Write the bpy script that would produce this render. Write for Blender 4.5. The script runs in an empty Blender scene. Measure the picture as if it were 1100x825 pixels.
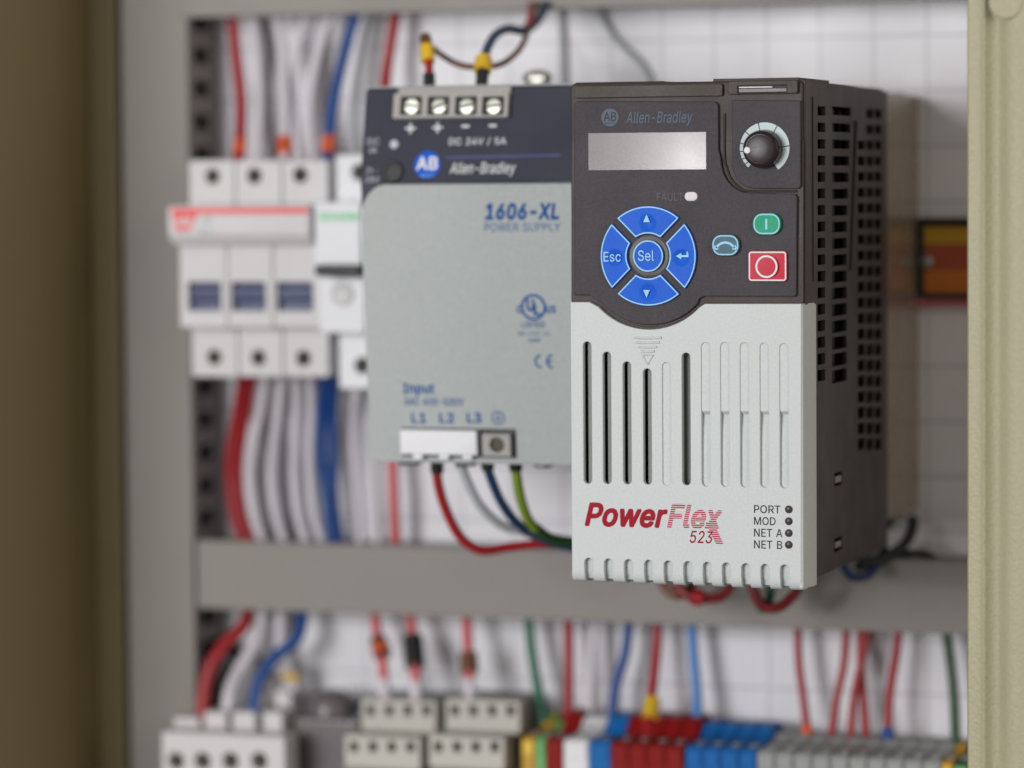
import bpy, bmesh, math, random
from mathutils import Vector, Matrix
from mathutils.geometry import delaunay_2d_cdt
random.seed(7)
PI = math.pi
S = 0.001                      # everything below is measured in millimetres
scene = bpy.context.scene
COL = scene.collection

# ------------------------------------------------------------------ camera
F_PX, YAW, PITCH, ROLL = 3852.85, 0.3327, 0.0562, -0.0073
EYE = Vector((341.38, -1043.28, 123.55))
_f = Vector((-math.sin(YAW)*math.cos(PITCH), math.cos(YAW)*math.cos(PITCH), -math.sin(PITCH)))
_r = Vector((math.cos(YAW), math.sin(YAW), 0))
_u = _r.cross(_f)
CR = _r*math.cos(ROLL)+_u*math.sin(ROLL)
CU = -_r*math.sin(ROLL)+_u*math.cos(ROLL)
CF = _f
def ray(px, py):
    return CF + CR*((px-550)/F_PX) - CU*((py-412.5)/F_PX)

class Frame:
    """a plane in space: origin, u right, v up, n outwards"""
    def __init__(s, o, u, v):
        s.o = Vector(o); s.u = Vector(u).normalized(); s.v = Vector(v).normalized(); s.n = s.u.cross(s.v)
        s.m = Matrix((s.u, s.v, s.n)).transposed()
    def px(s, px, py):
        d = ray(px, py); t = (s.o-EYE).dot(s.n)/d.dot(s.n); q = EYE+d*t-s.o
        return (q.dot(s.u), q.dot(s.v))
    def P(s, u, v, n=0.0): return s.o+s.u*u+s.v*v+s.n*n
    def up(s, h): return Frame(s.o+s.n*h, s.u, s.v)
def FY(y): return Frame((0, y, 0), (1, 0, 0), (0, 0, 1))      # faces the viewer
def FX(x): return Frame((x, 0, 0), (0, 1, 0), (0, 0, 1))      # faces right
def at(px, py, y):
    u, v = FY(y).px(px, py); return Vector((u, y, v))

cam = bpy.data.cameras.new('camera'); camo = bpy.data.objects.new('camera', cam); COL.objects.link(camo)
camo.matrix_world = Matrix.Translation(EYE*S) @ Matrix((CR, CU, -CF)).transposed().to_4x4()
cam.sensor_fit = 'HORIZONTAL'; cam.sensor_width = 36; cam.lens = F_PX/1100*36
cam.clip_start = 0.01; cam.clip_end = 50
cam.dof.use_dof = True
cam.dof.focus_distance = (at(740, 330, 0)-EYE).dot(CF)*S
cam.dof.aperture_fstop = 4.8
cam.dof.aperture_blades = 7
scene.camera = camo

# ------------------------------------------------------------------ materials
def lin(c):
    return tuple((x/255/12.92 if x/255 <= .04045 else ((x/255+.055)/1.055)**2.4) for x in c)
def mat(name, rgb, rough=.5, metal=0., bump=0., bscale=900., var=.06, vscale=60., spec=.5, coat=0., rvar=.07, grit=.05):
    m = bpy.data.materials.new(name); m.use_nodes = True
    nt = m.node_tree; b = nt.nodes['Principled BSDF']
    tc = nt.nodes.new('ShaderNodeTexCoord')
    nz = nt.nodes.new('ShaderNodeTexNoise'); nz.inputs['Scale'].default_value = vscale; nz.inputs['Detail'].default_value = 6
    nt.links.new(tc.outputs['Object'], nz.inputs['Vector'])
    mx = nt.nodes.new('ShaderNodeMix'); mx.data_type = 'RGBA'
    c = lin(rgb)
    mx.inputs[6].default_value = tuple(x*(1-var) for x in c)+(1,)
    mx.inputs[7].default_value = tuple(min(.95, x*(1+var)) for x in c)+(1,)
    nt.links.new(nz.outputs['Fac'], mx.inputs[0])
    gz = nt.nodes.new('ShaderNodeTexNoise'); gz.inputs['Scale'].default_value = 1400; gz.inputs['Detail'].default_value = 4
    nt.links.new(tc.outputs['Object'], gz.inputs['Vector'])
    gr = nt.nodes.new('ShaderNodeMapRange'); gr.inputs['From Min'].default_value = .3; gr.inputs['From Max'].default_value = .7
    gr.inputs['To Min'].default_value = 1-grit; gr.inputs['To Max'].default_value = 1+grit
    nt.links.new(gz.outputs['Fac'], gr.inputs['Value'])
    gm = nt.nodes.new('ShaderNodeMix'); gm.data_type = 'RGBA'; gm.blend_type = 'MULTIPLY'; gm.inputs[0].default_value = 1
    nt.links.new(mx.outputs[2], gm.inputs[6]); nt.links.new(gr.outputs['Result'], gm.inputs[7])
    nt.links.new(gm.outputs[2], b.inputs['Base Color'])
    mr = nt.nodes.new('ShaderNodeMapRange'); mr.inputs['From Min'].default_value = .3; mr.inputs['From Max'].default_value = .7
    mr.inputs['To Min'].default_value = max(.03, rough-rvar); mr.inputs['To Max'].default_value = min(1, rough+rvar)
    nt.links.new(nz.outputs['Fac'], mr.inputs['Value']); nt.links.new(mr.outputs['Result'], b.inputs['Roughness'])
    b.inputs['Metallic'].default_value = metal; b.inputs['Specular IOR Level'].default_value = spec
    b.inputs['Coat Weight'].default_value = coat
    if bump:
        n2 = nt.nodes.new('ShaderNodeTexNoise'); n2.inputs['Scale'].default_value = bscale; n2.inputs['Detail'].default_value = 3
        nt.links.new(tc.outputs['Object'], n2.inputs['Vector'])
        bp = nt.nodes.new('ShaderNodeBump'); bp.inputs['Strength'].default_value = bump; bp.inputs['Distance'].default_value = .0004
        nt.links.new(n2.outputs['Fac'], bp.inputs['Height']); nt.links.new(bp.outputs['Normal'], b.inputs['Normal'])
    return m
M = {}
M['panel'] = mat('charcoal_plastic', (65, 61, 66), .5, bump=.25, bscale=3000, spec=.12, grit=.14, var=.09)
M['housing'] = mat('brown_black_plastic', (63, 55, 51), .42, bump=.2, bscale=3000, spec=.17, grit=.14, var=.12)
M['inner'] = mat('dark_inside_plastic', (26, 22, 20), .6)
M['cover'] = mat('light_grey_plastic', (190, 195, 195), .5, bump=.2, bscale=3000, var=.035, vscale=35, spec=.25, grit=.05)
M['blue_button'] = mat('blue_rubber', (34, 92, 200), .5, bump=.1, bscale=3000, spec=.12)
M['ice'] = mat('pale_blue_print', (150, 198, 226), .5, spec=.15)
M['green_button'] = mat('green_rubber', (20, 146, 108), .45, spec=.15)
M['teal_button'] = mat('slate_teal_rubber', (68, 100, 114), .45, spec=.15)
M['red_button'] = mat('red_rubber', (184, 34, 58), .45, spec=.15)
M['white_print'] = mat('white_print', (216, 218, 220), .5, spec=.15)
M['dim_print'] = mat('grey_blue_print', (86, 98, 112), .5, spec=.1)
M['faint_print'] = mat('faint_grey_print', (92, 84, 89), .5, spec=.1)
M['scale_print'] = mat('pale_scale_print', (186, 200, 204), .5, spec=.15)
M['knob'] = mat('glossy_black_plastic', (38, 30, 32), .2, spec=.2)
M['knob_cap'] = mat('satin_black_plastic', (52, 43, 46), .3, spec=.2)
M['dark_red_cable'] = mat('dark_red_cable', (118, 24, 28), .45)
M['red_print'] = mat('dark_red_print', (146, 14, 34), .5, spec=.1)
M['pink_print'] = mat('striped_red_print', (172, 44, 72), .5, spec=.1)
M['black_print'] = mat('dark_grey_print', (52, 50, 56), .5, spec=.1)
M['mid_grey'] = mat('mid_grey_louvre', (126, 128, 126), .5, spec=.2)  # darker grey than the cover, only for some slot louvres
M['led_dark'] = mat('dark_led_lens', (66, 56, 62), .25, spec=.2)
M['led_white'] = mat('milky_led_lens', (196, 190, 194), .3, spec=.2)
M['lcd'] = mat('blank_display_glass', (119, 112, 113), .12, var=.05, vscale=120, spec=.08, rvar=.01, grit=.08)
M['psu_grey'] = mat('cool_grey_coated_metal', (166, 171, 170), .5, bump=.15, bscale=1500, var=.04, spec=.25, grit=.09)
M['psu_dark'] = mat('slate_plastic', (56, 58, 69), .45, bump=.15, bscale=2000, spec=.15)
M['psu_label'] = mat('slate_label', (54, 56, 68), .5, spec=.15)
M['blue_print'] = mat('blue_print', (10, 76, 140), .5, spec=.1)
M['logo_blue'] = mat('bright_blue_print', (20, 86, 196), .5, spec=.1)
M['line_blue'] = mat('dark_blue_print', (56, 66, 128), .5)
M['grey_print'] = mat('light_grey_print', (180, 184, 196), .5)
M['alu'] = mat('satin_aluminium', (170, 168, 162), .32, metal=.85)
M['heatsink'] = mat('painted_heatsink_metal', (150, 136, 116), .24, metal=.5, bump=.1)
M['steel'] = mat('bright_screw_steel', (226, 228, 214), .28, metal=.9)
M['terminal_grey'] = mat('warm_grey_terminal_plastic', (158, 154, 150), .5)
M['white_plastic'] = mat('white_device_plastic', (206, 203, 204), .45, var=.03, spec=.3)
M['bright_plastic'] = mat('bright_white_device_plastic', (224, 224, 228), .42, var=.03, spec=.3)
M['cream_block'] = mat('ivory_block_plastic', (188, 185, 177), .5, spec=.3)
M['block_gap'] = mat('grey_green_block_plastic', (122, 128, 118), .55)
M['navy'] = mat('navy_toggle_plastic', (46, 58, 100), .35)
M['black'] = mat('black_plastic', (22, 22, 24), .45)
M['hole'] = mat('dark_terminal_brass', (70, 64, 50), .5, metal=.4)
M['red_stripe'] = mat('coral_red_print', (226, 84, 84), .5)
M['abb_red'] = mat('signal_red_print', (222, 40, 52), .5)
M['green_print'] = mat('green_print', (70, 196, 120), .5)
M['duct'] = mat('grey_duct_pvc', (139, 134, 129), .5, var=.06, vscale=25, spec=.25, grit=.1)
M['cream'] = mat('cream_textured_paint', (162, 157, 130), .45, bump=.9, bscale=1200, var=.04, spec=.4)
M['cream_shaded'] = mat('shaded_cream_paint', (134, 120, 82), .5, bump=.3, bscale=400)  # same cream paint, darkened to put the wall's shade into the colour
M['orange'] = mat('orange_ferrule', (216, 92, 48), .45)
M['yellow'] = mat('yellow_marker', (222, 182, 40), .45)
M['w_red'] = mat('red_cable', (156, 26, 34), .45)
M['w_pink'] = mat('faded_red_cable', (206, 92, 96), .45)
M['w_white'] = mat('white_cable', (212, 207, 214), .5)
M['w_grey'] = mat('light_grey_cable', (172, 176, 180), .45)
M['w_blue'] = mat('blue_cable', (22, 70, 138), .45)
M['w_sky'] = mat('pale_blue_cable', (70, 130, 196), .42)
M['w_navy'] = mat('dark_blue_cable', (24, 52, 92), .42)
M['w_green'] = mat('green_cable', (30, 104, 78), .42)
M['w_dkgreen'] = mat('dark_green_cable', (36, 72, 36), .42)
M['w_teal'] = mat('dark_teal_cable', (20, 56, 88), .42)
M['w_brown'] = mat('brown_cable', (104, 62, 36), .42)
M['w_olive'] = mat('yellow_green_cable', (122, 142, 40), .42)
M['w_black'] = mat('black_cable', (30, 30, 32), .45)
M['t_red'] = mat('red_terminal_plastic', (134, 26, 25), .5, spec=.12)
M['t_blue'] = mat('blue_terminal_plastic', (30, 102, 172), .5, spec=.12)
M['t_grey'] = mat('grey_terminal_plastic', (150, 152, 150), .5)
M['t_white'] = mat('white_terminal_plastic', (222, 222, 224), .45)
M['t_green'] = mat('green_terminal_plastic', (96, 168, 96), .45)
M['grey_cap'] = mat('smoky_grey_plastic', (104, 98, 100), .3)
M['label_yellow'] = mat('amber_yellow_label', (186, 142, 36), .5)
M['label_red'] = mat('rust_red_label', (160, 78, 46), .5)
M['label_orange'] = mat('orange_label', (190, 108, 40), .5)

def plate_material():
    m = mat('white_gloss_plate_paint', (222, 220, 225), .34, bump=.45, bscale=55, var=.06, vscale=22, spec=.25)
    nt = m.node_tree; b = nt.nodes['Principled BSDF']
    tc = nt.nodes.new('ShaderNodeTexCoord'); mp = nt.nodes.new('ShaderNodeMapping')
    mp.inputs['Rotation'].default_value = (PI/2, 0, 0)
    nt.links.new(tc.outputs['Object'], mp.inputs['Vector'])
    br = nt.nodes.new('ShaderNodeTexBrick'); br.offset = 0
    br.inputs['Scale'].default_value = 1; br.inputs['Brick Width'].default_value = .019; br.inputs['Row Height'].default_value = .019
    br.inputs['Mortar Size'].default_value = .0007; br.inputs['Mortar Smooth'].default_value = .6
    br.inputs['Color1'].default_value = (1, 1, 1, 1); br.inputs['Color2'].default_value = (.965, .965, .97, 1); br.inputs['Mortar'].default_value = (.70, .70, .72, 1)
    nt.links.new(mp.outputs['Vector'], br.inputs['Vector'])
    src = b.inputs['Base Color'].links[0].from_socket
    mx = nt.nodes.new('ShaderNodeMix'); mx.data_type = 'RGBA'; mx.blend_type = 'MULTIPLY'; mx.inputs[0].default_value = 1
    nt.links.new(src, mx.inputs[6]); nt.links.new(br.outputs['Color'], mx.inputs[7])
    nt.links.new(mx.outputs[2], b.inputs['Base Color'])
    return m
M['plate'] = plate_material()

# ------------------------------------------------------------------ objects
def finish(me, angle=.6):
    me.polygons.foreach_set('use_smooth', [True]*len(me.polygons))
    me.set_sharp_from_angle(angle=angle)
def thing(name, label, cat, base, group=None):
    o = bpy.data.objects.new(name, None); COL.objects.link(o)
    o.empty_display_size = .01; o.location = Vector(base)*S
    o['label'] = label; o['category'] = cat
    if group: o['group'] = group
    return o
def obj(name, bm, m, parent=None, label=None, angle=.6):
    """link one bmesh (mm, world axes) as one mesh object"""
    me = bpy.data.meshes.new(name)
    bmesh.ops.scale(bm, vec=(S, S, S), verts=bm.verts)
    o = bpy.data.objects.new(name, me)
    if parent is None and len(bm.verts):
        xs = [v.co for v in bm.verts]
        base = Vector(((min(c.x for c in xs)+max(c.x for c in xs))/2, (min(c.y for c in xs)+max(c.y for c in xs))/2, min(c.z for c in xs)))
        bmesh.ops.translate(bm, vec=-base, verts=bm.verts); o.location = base
    bm.to_mesh(me); bm.free(); finish(me, angle)
    me.materials.append(m if not isinstance(m, str) else M[m])
    COL.objects.link(o)
    wn = o.modifiers.new('weighted_normals', 'WEIGHTED_NORMAL'); wn.keep_sharp = True; wn.weight = 80
    if parent is not None:
        o.parent = parent
        if parent.type == 'EMPTY': o.matrix_parent_inverse = Matrix.Translation(-parent.location)
        elif parent.parent is None: o.matrix_parent_inverse = Matrix.Translation(-parent.location)
    if label: o['label'] = label
    return o
def tag(o, label, cat, group=None):
    o['label'] = label; o['category'] = cat
    if group: o['group'] = group
    return o
def struct(name, bm, m):
    o = obj(name, bm, m); o['kind'] = 'structure'; return o
def dup(root, delta, label=None, group=None):
    def cp(o, par):
        c = o.copy(); COL.objects.link(c); c.parent = par
        for ch in list(o.children): cp(ch, c)
        return c
    r = cp(root, None); r.location = root.location+Vector(delta)*S
    if label: r['label'] = label
    if group: r['group'] = group
    return r

# ------------------------------------------------------------------ shapes
def B(): return bmesh.new()
def merge(bm, other):
    me = bpy.data.meshes.new('tmp'); other.to_mesh(me); other.free(); bm.from_mesh(me); bpy.data.meshes.remove(me)
def box(bm, x0, x1, y0, y1, z0, z1, bev=.4, seg=2):
    t = bmesh.new(); bmesh.ops.create_cube(t, size=1)
    for v in t.verts:
        v.co = Vector((x0 if v.co.x < 0 else x1, y0 if v.co.y < 0 else y1, z0 if v.co.z < 0 else z1))
    if bev: bmesh.ops.bevel(t, geom=list(t.edges), offset=bev, segments=seg, profile=.5, affect='EDGES')
    merge(bm, t); return bm
def boxpx(bm, a, b, c, d, y0, y1, bev=.4):
    """pixel corners (a,b)-(c,d) of the front face at depth y0, running back to y1"""
    p = at(a, (b+d)/2, y0); q = at(c, (b+d)/2, y0); t = at((a+c)/2, b, y0); w = at((a+c)/2, d, y0)
    return box(bm, p.x, q.x, y0, y1, w.z, t.z, bev)
def rrect(u0, v0, u1, v1, r, n=6):
    if u1 < u0: u0, u1 = u1, u0
    if v1 < v0: v0, v1 = v1, v0
    rs = r if isinstance(r, (list, tuple)) else (r, r, r, r)      # bl, br, tr, tl
    pts = []
    for (cu, cv, a, rr) in ((u0, v0, PI, rs[0]), (u1, v0, 1.5*PI, rs[1]), (u1, v1, 0, rs[2]), (u0, v1, .5*PI, rs[3])):
        cx = cu+rr if cu == u0 else cu-rr; cy = cv+rr if cv == v0 else cv-rr
        for k in range(n+1):
            t = a+k/n*PI/2; pts.append((cx+rr*math.cos(t), cy+rr*math.sin(t)))
    return pts
def circ(u, v, r, n=40, a0=0, a1=2*PI): 
    full = abs(a1-a0-2*PI) < 1e-6
    return [(u+r*math.cos(a0+(a1-a0)*k/(n if full else n-1)), v+r*math.sin(a0+(a1-a0)*k/(n if full else n-1))) for k in range(n)]
def rpx(F, a, b, c, d, r=0.):
    """pixel rectangle -> rounded rectangle on the plane"""
    u0 = F.px(a, (b+d)/2)[0]; u1 = F.px(c, (b+d)/2)[0]; v1 = F.px((a+c)/2, b)[1]; v0 = F.px((a+c)/2, d)[1]
    r = min(r, abs(u1-u0)/2-.001, abs(v1-v0)/2-.001) if not isinstance(r, (list, tuple)) else r
    return rrect(u0, v0, u1, v1, r)
def area(l): return sum(l[i-1][0]*l[i][1]-l[i][0]*l[i-1][1] for i in range(len(l)))/2
def inset(l, d):
    if area(l) < 0: l = l[::-1]
    o = []
    n = len(l)
    for i in range(n):
        p0 = Vector(l[i-1]); p1 = Vector(l[i]); p2 = Vector(l[(i+1) % n])
        a = (p1-p0); b = (p2-p1)
        if a.length < 1e-6: a = b
        if b.length < 1e-6: b = a
        a.normalize(); b.normalize()
        na = Vector((-a.y, a.x)); nb = Vector((-b.y, b.x)); m = na+nb
        m = m/max(.3, m.dot(na))
        o.append((p1.x+m.x*d, p1.y+m.y*d))
    return o
def chaikin(pts, it=2, closed=True):
    for _ in range(it):
        o = []; n = len(pts)
        for i in range(n if closed else n-1):
            a = pts[i]; b = pts[(i+1) % n]
            o.append((a[0]*.75+b[0]*.25, a[1]*.75+b[1]*.25)); o.append((a[0]*.25+b[0]*.75, a[1]*.25+b[1]*.75))
        pts = o
    return pts
def curve_mesh(cu):
    o = bpy.data.objects.new('tmp', cu); COL.objects.link(o)
    dg = bpy.context.evaluated_depsgraph_get(); dg.update()
    me = bpy.data.meshes.new_from_object(o.evaluated_get(dg), depsgraph=dg)
    bpy.data.objects.remove(o); bpy.data.curves.remove(cu)
    t = bmesh.new(); t.from_mesh(me); bpy.data.meshes.remove(me)
    return t
def plate(bm, F, loops, h0, h1, bev=0., seg=2):
    """solid with holes: outlines on plane F, from height h0 to h1 along its normal; h0 == h1 gives flat print"""
    cu = bpy.data.curves.new('tmp', 'CURVE'); cu.dimensions = '2D'; cu.fill_mode = 'BOTH' if h1 > h0 else 'FRONT'
    for l in loops:
        sp = cu.splines.new('POLY'); sp.points.add(len(l)-1)
        for p, q in zip(sp.points, l): p.co = (q[0], q[1], 0, 1)
        sp.use_cyclic_u = True
    if h1 > h0:
        cu.extrude = max(0, (h1-h0)/2-bev); cu.bevel_depth = bev; cu.bevel_resolution = seg; cu.offset = -bev
    t = curve_mesh(cu)
    bmesh.ops.remove_doubles(t, verts=t.verts, dist=1e-4)
    mid = (h0+h1)/2
    for v in t.verts: v.co = F.P(v.co.x, v.co.y, v.co.z+mid)
    if h1 <= h0:
        t.normal_update()
        for f in t.faces:
            if f.normal.dot(F.n) < 0: f.normal_flip()
    merge(bm, t); return bm
GLYPHS = {
    '+': (453, [[198,34,198,364,255,364,255,34],[61,172,61,226,391,226,391,172]]),
    '-': (453, [[337,244,337,188,114,188,114,244]]),
    '.': (188, [[95,-4,86,-4,78,-1,70,3,63,9,57,16,53,24,50,32,50,41,50,50,53,59,57,66,63,73,70,79,78,83,86,86,95,87,104,86,113,83,121,79,128,73,134,66,138,59,140,50,141,41,140,32,138,24,134,16,128,9,121,3,113,-1,104,-4]]),
    '/': (249, [[235,533,71,-76,14,-76,178,533]]),
    '0': (453, [[227,-7,199,-5,174,1,151,11,130,24,111,41,95,62,80,86,69,113,60,144,53,178,49,214,48,254,49,294,53,330,60,364,69,395,81,422,95,447,112,467,130,484,151,498,174,508,200,514,227,516,254,514,279,508,302,498,323,484,342,467,358,447,372,422,384,395,393,364,400,330,404,294,405,254,404,214,400,178,393,144,384,113,373,86,359,62,342,41,323,24,302,11,279,1,254,-5],[227,50,245,51,261,56,276,63,290,74,303,87,313,103,323,122,330,144,336,168,340,194,343,223,344,254,343,285,340,314,336,341,330,365,323,387,313,405,303,422,290,435,276,446,261,453,245,458,227,460,209,458,192,453,177,446,163,435,151,422,140,405,131,387,123,365,117,341,113,314,110,285,109,254,110,223,113,194,117,168,123,144,131,122,140,103,151,87,163,74,177,63,192,56,209,51]]),
    '1': (453, [[76,0,76,55,391,55,391,0],[276,509,276,0,212,0,212,448,209,448,86,358,86,427,198,509]]),
    '2': (453, [[64,0,64,47,234,229,248,243,261,257,272,270,282,282,291,294,299,305,305,316,311,327,315,337,318,348,320,360,320,371,319,385,317,397,313,408,308,419,301,428,293,436,283,443,273,449,262,454,250,457,237,459,224,460,209,459,196,457,184,453,172,447,162,441,153,433,145,424,139,413,134,402,130,390,128,376,127,362,66,362,67,384,71,405,77,424,86,442,98,459,111,473,126,486,143,496,162,505,182,511,203,514,225,516,247,514,268,511,288,505,306,497,323,486,337,474,350,461,361,445,370,428,376,411,380,392,381,372,380,358,378,345,375,331,371,318,365,304,357,290,347,275,336,259,322,241,306,223,288,202,267,180,153,60,153,57,389,57,389,0]]),
    '3': (453, [[218,-7,195,-6,173,-3,152,2,133,10,114,19,98,30,83,43,70,57,60,74,52,91,46,111,44,132,109,132,111,119,115,107,120,97,126,87,134,78,144,71,154,64,165,59,178,55,191,52,204,50,219,50,234,51,248,53,262,56,275,61,287,67,297,74,307,83,315,93,321,104,325,116,328,130,329,145,328,158,326,172,322,184,316,196,308,207,299,217,288,226,275,234,260,240,242,244,223,247,201,248,157,248,157,299,288,448,288,452,70,452,70,509,372,509,372,461,211,278,211,289,239,290,264,288,287,284,308,276,327,265,344,253,359,239,371,222,381,205,387,186,392,166,393,145,392,123,387,103,380,84,370,66,358,50,344,36,327,23,309,12,288,4,266,-2,243,-6]]),
    '4': (453, [[40,105,40,158,247,509,311,509,109,166,109,163,413,163,413,105],[282,0,282,121,282,146,282,318,343,318,343,0]]),
    '5': (453, [[221,-7,199,-6,178,-2,159,3,140,11,123,21,108,32,94,45,83,60,73,76,66,93,62,111,60,130,122,130,124,119,127,108,132,98,138,89,145,80,154,73,163,66,173,60,184,56,196,52,208,50,221,50,236,51,250,53,264,58,276,64,288,72,298,82,307,92,314,104,320,117,324,131,327,146,328,162,327,178,324,193,320,208,314,221,306,233,297,244,286,254,275,262,262,269,248,273,233,276,218,277,205,276,192,275,180,272,167,268,156,264,145,258,136,252,128,246,67,253,96,509,366,509,366,452,151,452,134,301,136,301,145,308,155,315,166,320,178,325,190,329,203,331,216,333,229,334,247,333,263,330,279,326,294,321,308,314,321,306,334,296,345,285,355,273,364,260,372,246,379,231,384,215,388,199,390,181,391,163,390,139,385,117,379,95,369,76,357,57,343,41,327,27,309,15,289,6,268,-1,245,-5]]),
    '6': (453, [[226,-7,203,-5,182,-1,161,5,142,15,125,26,109,40,96,56,84,74,75,94,69,115,65,138,64,162,65,180,68,199,73,219,80,239,89,261,102,285,118,311,137,340,252,509,322,509,151,261,145,261,149,268,154,275,159,281,165,288,172,293,179,299,187,303,196,307,205,310,214,312,224,314,235,314,257,313,278,309,298,303,316,295,332,284,346,271,359,257,370,240,378,221,384,201,388,180,389,157,388,134,384,112,377,92,368,73,356,55,343,39,327,26,310,14,291,5,271,-2,249,-6],[226,48,241,49,254,52,267,56,279,63,289,70,299,79,307,90,314,101,320,114,324,128,327,142,327,157,327,173,324,187,320,201,314,213,307,225,299,235,289,244,279,251,267,258,254,262,241,264,226,265,212,264,198,262,186,258,174,252,163,244,153,235,145,225,138,214,132,201,128,188,126,174,125,158,126,143,128,128,132,114,138,102,145,90,153,79,163,70,174,63,186,56,198,52,212,49]]),
    '8': (453, [[226,-7,201,-6,178,-2,156,3,136,11,117,21,101,33,86,47,74,62,64,78,57,96,53,115,52,135,53,151,55,166,59,181,65,195,72,208,81,220,90,231,101,241,113,249,125,256,139,261,153,265,153,267,135,273,119,282,105,293,93,308,83,324,76,342,72,360,70,380,72,399,75,417,82,434,90,450,101,464,114,477,129,488,146,498,164,506,184,511,204,514,226,516,248,514,269,511,288,506,306,498,323,488,337,477,350,464,361,450,370,434,377,417,380,399,382,380,380,361,376,342,369,324,359,308,347,293,333,282,318,273,300,267,300,265,314,261,327,256,339,249,351,241,362,231,372,220,380,208,387,195,393,181,397,166,400,151,401,135,399,115,395,96,388,78,378,62,366,47,352,33,335,21,317,11,296,3,275,-2,251,-6],[226,49,243,50,258,52,272,55,285,60,296,66,307,74,315,82,323,91,329,102,333,113,336,126,337,139,336,152,333,165,329,177,322,189,314,199,305,208,295,216,283,223,270,228,256,232,242,234,226,235,211,234,196,232,182,228,169,223,157,216,147,208,138,199,130,189,123,177,119,165,116,152,115,139,116,126,119,113,123,102,129,91,136,82,145,74,156,66,167,60,180,55,195,52,210,50],[226,290,239,290,252,292,263,296,274,300,284,306,293,313,300,321,307,330,312,341,316,351,318,363,319,376,318,388,316,399,313,410,308,420,301,429,294,437,285,444,275,449,264,454,252,457,240,459,226,460,213,459,200,457,188,454,177,449,167,444,159,437,151,429,145,420,139,410,136,399,134,388,133,376,134,363,136,351,139,341,145,330,151,321,159,313,168,306,178,300,189,296,201,292,213,290]]),
    'A': (480, [[16,0,201,509,276,509,463,0,395,0,287,302,282,317,276,334,270,352,264,372,257,394,250,420,241,447,232,478,245,478,236,447,228,419,220,393,213,371,206,351,201,333,195,317,191,302,85,0],[110,142,110,199,370,199,370,142]]),
    'B': (456, [[60,0,60,509,241,509,266,508,289,504,310,499,329,491,345,481,359,469,371,456,381,442,388,426,394,410,397,392,398,374,397,358,395,344,392,331,387,320,380,310,373,301,365,293,356,286,347,280,336,275,326,270,315,267,315,262,327,261,339,257,351,252,363,245,374,237,385,227,394,216,402,203,409,189,414,173,417,155,418,136,417,117,413,100,408,83,400,67,390,52,377,39,362,28,344,18,324,10,301,4,275,1,247,0],[125,57,245,57,272,58,296,63,315,70,330,80,341,92,349,105,354,120,355,137,355,149,352,161,348,173,342,184,335,194,327,203,317,211,306,218,293,224,279,228,264,230,248,231,125,231],[125,285,238,285,252,286,265,288,277,291,288,296,299,302,308,309,316,317,323,326,329,337,333,348,335,359,336,372,334,388,330,403,323,417,313,429,299,439,283,446,263,450,240,452,125,452]]),
    'C': (510, [[267,-7,235,-5,205,1,177,11,150,25,126,42,104,63,86,88,70,115,57,146,48,179,42,215,40,254,42,293,48,329,57,362,70,393,86,421,104,445,126,466,150,484,177,498,205,508,235,514,267,516,286,515,305,513,323,509,340,504,357,498,373,490,388,481,402,471,415,460,427,447,438,433,448,418,456,402,463,385,469,367,473,348,408,348,405,361,401,373,395,384,389,395,382,404,375,413,366,421,357,428,348,435,337,440,327,445,315,449,304,452,292,454,280,455,267,456,245,454,223,450,203,443,184,432,166,419,150,403,137,385,125,364,116,340,109,314,105,285,103,254,105,223,109,194,116,168,125,145,137,123,151,105,166,89,184,76,203,66,223,59,245,54,267,53,280,53,292,55,304,57,315,60,327,64,337,69,348,74,357,81,366,88,375,96,382,105,389,114,395,125,401,136,405,148,408,160,473,160,469,142,463,124,457,107,448,91,438,76,428,62,416,49,402,38,388,28,373,19,357,11,341,5,323,0,305,-4,286,-6]]),
    'D': (502, [[219,0,96,0,96,57,215,57,244,58,272,63,296,70,318,81,337,94,354,110,368,128,379,149,388,172,394,198,398,226,399,255,398,285,394,312,388,337,379,361,368,381,354,399,338,415,320,428,299,438,275,446,249,450,221,452,93,452,93,509,225,509,261,507,294,501,325,492,353,478,377,461,399,441,418,418,433,391,446,361,455,329,460,293,462,255,460,217,455,181,446,149,433,119,417,92,398,68,376,48,351,31,322,17,291,8,256,2],[125,509,125,0,60,0,60,509]]),
    'E': (418, [[60,0,60,509,372,509,372,452,125,452,125,286,355,286,355,229,125,229,125,57,375,57,375,0]]),
    'F': (410, [[60,0,60,509,369,509,369,452,125,452,125,278,346,278,346,221,125,221,125,0]]),
    'I': (300, [[31,0,31,57,118,57,118,452,31,452,31,509,269,509,269,452,183,452,183,57,269,57,269,0]]),
    'L': (393, [[60,0,60,509,125,509,125,57,361,57,361,0]]),
    'M': (628, [[60,0,60,509,152,509,277,187,287,159,299,123,311,84,322,49,307,49,318,83,330,121,342,158,352,187,476,509,568,509,568,0,504,0,504,291,504,327,505,369,506,413,507,457,513,457,509,445,505,433,502,421,498,409,482,363,467,322,456,291,342,0,286,0,170,291,159,321,145,361,129,408,112,457,119,457,120,416,121,372,122,328,122,291,122,0]]),
    'N': (523, [[60,0,60,509,136,509,343,183,347,176,352,169,357,160,363,151,369,141,375,130,381,119,388,107,394,94,401,82,407,68,414,55,405,54,403,68,402,81,401,95,401,108,400,121,400,134,399,146,399,157,399,195,399,509,463,509,463,0,387,0,202,290,177,331,171,342,164,354,156,367,148,381,108,452,119,454,122,384,124,328,125,291,125,0]]),
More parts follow.
